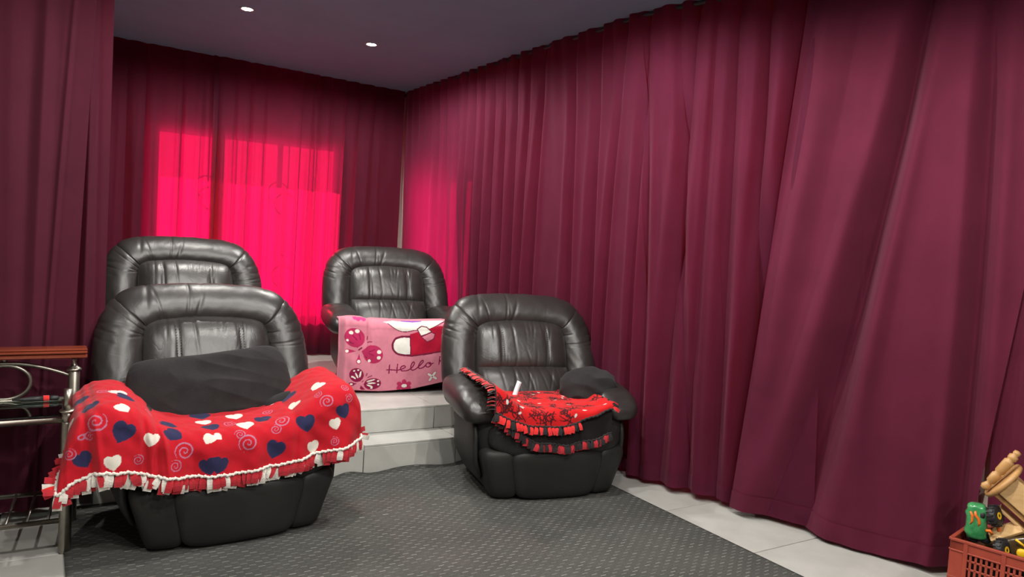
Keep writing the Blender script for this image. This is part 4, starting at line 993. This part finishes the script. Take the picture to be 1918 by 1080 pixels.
# local x along the long side (towards the camera), local y to the curtain
LX, LY, HZ = .50, .30, .318
def ct(m, name='wall_panel', sub=None): return m.build(name, M['crate'], sub or ct_)
def lattice(name, fix, axis, Ls):
    """one side wall: corner posts, rails and slats around open slots"""
    m = MB()
    def bx(s0, s1, z0, z1, t=.006, o=0):
        c = (s0+s1)/2; d = s1-s0
        if axis == 'x': m.box((c, fix+o, (z0+z1)/2), (d, t, z1-z0), bev=.0012)
        else: m.box((fix+o, c, (z0+z1)/2), (t, d, z1-z0), bev=.0012)
    bx(0, Ls, HZ-.045, HZ-.004, .006); bx(0, Ls, HZ-.010, HZ, .016); bx(0, Ls, 0, .03, .006)
    bx(0, Ls, HZ-.050, HZ-.044, .013); bx(0, Ls, .14, .165, .008)
    bx(0, .055, .0, HZ-.004, .006); bx(Ls-.055, Ls, .0, HZ-.004, .006)
    n = 3; w = (Ls-.11)/n
    for i in range(n+1):
        s = .055+w*i; bx(s-.008, s+.008, .0, HZ-.004, .014)
    for i in range(n):
        s = .055+w*i
        for k in range(1, 7): bx(s+w*k/7-.0045, s+w*k/7+.0045, .03, HZ-.045, .005)
        for z in (.075, .105, .205, .238): bx(s, s+w, z, z+.008, .005)
    return ct(m, name)
lattice('long_side', 0, 'x', LX); lattice('long_side', LY, 'x', LX); lattice('short_side', 0, 'y', LY); lattice('short_side', LX, 'y', LY)
m = MB(); m.box((LX/2, LY/2, .006), (LX, LY, .012)); ct(m, 'bottom')
# toys: local frame x to the right along the heap, z up, y towards the curtain
TO = Vector((3.25, 1.48, .42)); TRZ = -math.radians(62); K = .00214
def tq(px, py, y=0.0): return ((px-1864)*K*.84, y, -(py-962)*K)
def toy(name, label, cat, group=None): return thing(name, label, cat, TO, TRZ, group)
# heap of blocks low in the crate
for (u_, v_, mt, lb_) in ((.13, .078, 'black_metal', 'dark toy block low in the red crate under the green toy car'), (.37, .078, 'brownclear', 'brown toy block behind the near side slats of the red crate'),
                          (.13, .222, 'brownclear', 'brown toy block low in the red crate between green car and curtain'), (.37, .222, 'black_metal', 'dark toy block low in the red crate under the wooden truck')):
    d = Vector((math.cos(ra), math.sin(ra), 0)); n_ = Vector((-d.y, d.x, 0)); p = CR+d*u_+n_*v_
    m = MB(); m.box((0, 0, .13), (.21, .115, .235), bev=.008); m.box((0, 0, .256), (.12, .06, .018), bev=.003)
    o = m.build('toy_block', M[mt]); o.location = p+Vector((0, 0, .014)); o.rotation_euler = (0, 0, ra); tag(o, lb_, 'toy', 'toys at the bottom of the crate')
# green car standing on its nose
t = toy('toy_car', 'green plastic toy car with orange flames standing on end in the crate corner', 'toy car')
def gdef(X, Y, Z):
    k = 1-.16*smoothstep(.0, .05, Z+.04)*(1-smoothstep(.045, .07, Z+.04))-.08*smoothstep(.03, .07, Z); return X*k-.02*Z+.0, Y, Z
X, Y, Z = squad(0, 0, 0, .040, .034, .072, .45, .6, 56, 36); X, Y, Z = gdef(X, Y, Z); X = X+.003*np.sin(Z*180)*np.cos(Y*40); o = gsurf('body', X, Y, Z, M['green'], t, True); o.location = tq(1831, 981, 0)
for (pts, w) in (([(1817, 961), (1821, 968), (1822, 978), (1819, 985)], .005), ([(1826, 959), (1827, 966), (1833, 972), (1836, 980), (1834, 986)], .0058)):
    m = MB(); m.tube([tq(a, b_, -.034+.0004*(b_-960)*.2) for a, b_ in pts], [w*.7]+[w]*(len(pts)-2)+[w*.45], 10); m.build('flame_stripe', M['orange'], t, True)
X, Y, Z = squad(*tq(1840, 965, -.018), .010, .018, .014, .6, .6, 20, 14); gsurf('window', X, Y, Z, M['rubber'], t, True)
Ry90 = Euler((0, PI/2, 0)); Rw = Euler((math.radians(78), 0, math.radians(52)))
wheelprof = [(.012, -.017), (.033, -.017), (.040, -.011), (.042, 0), (.040, .011), (.033, .017), (.012, .017)]
for (px, py) in ((1828, 1012), (1850, 1010)):
    m = MB(); m.lathe([(r_*.62, z_*.8) for r_, z_ in wheelprof], tq(px, py, .01), 18, Euler((1.3, 0, .3))); m.build('wheel', M['rubber'], t, True)
# monster truck with black tyres
t = toy('toy_truck', 'smoky toy truck with fat black tyres and yellow hubs lying on the crate rim', 'toy truck')
def wheel(px, py, y, s, rot):
    m = MB(); m.lathe([(r_*s, z_*s) for r_, z_ in wheelprof], (0, 0, 0), 26)
    w = m.build('wheel', M['rubber'], t, True); w.location = tq(px, py, y); w.rotation_euler = rot
    g_ = MB()
    for k in range(16):
        a = 2*PI*k/16; g_.box((.041*s*math.cos(a), .041*s*math.sin(a), 0), (.006*s, .006*s, .026*s), Euler((0, 0, a)))
    gg = g_.build('tread', M['rubber'], w); gg['kind'] = 'stuff'
    h = MB(); h.lathe([(.002, .012*s), (.008*s, .019*s), (.018*s, .016*s), (.023*s, .010*s)][::-1], n=18); h.build('hub', M['yellow'], w, True)
wheel(1864, 962, -.02, .98, Euler((math.radians(72), math.radians(8), math.radians(58))))
wheel(1883, 1019, -.045, 1.02, Euler((math.radians(76), math.radians(8), math.radians(56))))
X, Y, Z = squad(*tq(1908, 1010, .01), .060, .045, .045, .6, .6, 36, 20); gsurf('body', X, Y, Z+.3*(X-.09), M['brownclear'], t, True)
m = MB(); m.tube([tq(1866, 966, .0), tq(1885, 1018, 0)], .007, 8); m.build('axle', M['orange'], t, True)
m = MB(); m.tube([tq(1904, 994, -.05), tq(1926, 1006, -.05)], .0045, 8); m.build('roll_bar', M['yellow'], t, True)
X, Y, Z = squad(*tq(1920, 1018, -.045), .022, .012, .018, .8, .8, 20, 14); gsurf('lamp', X, Y, Z, M['yellow'], t, True)
m = MB(); m.tube([tq(1850, 992, -.03), tq(1856, 990, -.035), tq(1862, 996, -.03)], .006, 8); m.build('tow_hook', M['orange'], t, True)
# wooden truck tipped over the heap
t = toy('wooden_truck', 'pale wooden toy truck with a round end disc tipped over the crate', 'toy truck')
ax = math.radians(-38)
Rb = Euler((0, -ax, 0))
m = MB(); m.box((0, 0, 0), (.20, .10, .088), Rb, bev=.003); o = m.build('load_box', M['pine'], t); o.location = tq(1925, 930, .01)
dirv = Vector((math.cos(ax), 0, math.sin(ax)))
Rd = Vector((0, 0, 1)).rotation_difference(dirv).to_euler()
m = MB(); m.lathe([(.070, -.010), (.086, -.009), (.089, 0), (.086, .009), (.070, .010)], (0, 0, 0), 36, Rd); o = m.build('end_disc', M['oak'], t, True); o.location = tq(1874, 897, .01)
pv = Vector((.52, 0, .85)); Rp = Vector((0, 0, 1)).rotation_difference(pv).to_euler()
m = MB(); m.lathe([(.004, -.098), (.014, -.094), (.018, -.082), (.013, -.070), (.010, -.062), (.0165, -.056), (.0185, -.02), (.013, -.012), (.0185, -.004), (.020, .045), (.0195, .052), (.013, .058), (.018, .064), (.018, .078), (.011, .084), (.014, .090), (.013, .1), (.004, .104)], (0, 0, 0), 22, Rp); o = m.build('turned_peg', M['oak'], t, True); o.location = tq(1865, 876, -.025)
m = MB(); m.box((0, 0, 0), (.20, .03, .018), Euler((0, math.radians(38), 0)), bev=.002); o = m.build('side_rail', M['oak'], t); o.location = tq(1897, 945, -.01)
m = MB(); m.box((0, 0, 0), (.12, .06, .014), Euler((math.radians(35), math.radians(-32), 0)), bev=.002); o = m.build('cab_board', M['pine'], t); o.location = tq(1885, 990, .0)
m = MB(); m.box((0, 0, 0), (.15, .05, .012), Euler((math.radians(10), math.radians(38), 0)), bev=.002); o = m.build('floor_board', M['pine'], t); o.location = tq(1905, 970, .02)
m = MB(); m.box((0, 0, 0), (.022, .022, .012), Rd, bev=.003); o = m.build('peg_cap', M['pine'], t); o.location = tq(1894, 842, -.02)
# saucer
m = MB(); m.lathe([(.01, 0), (.03, .002), (.042, .010), (.040, .011), (.02, .005), (.001, .004)], (0, 0, 0), 24); o = m.build('toy_saucer', M['plate'], None, True); o.location = TO+Vector((.105, -.065, -.135)); o.rotation_euler = (.3, .1, 0); tag(o, 'small white toy saucer at the rim of the red crate', 'toy')
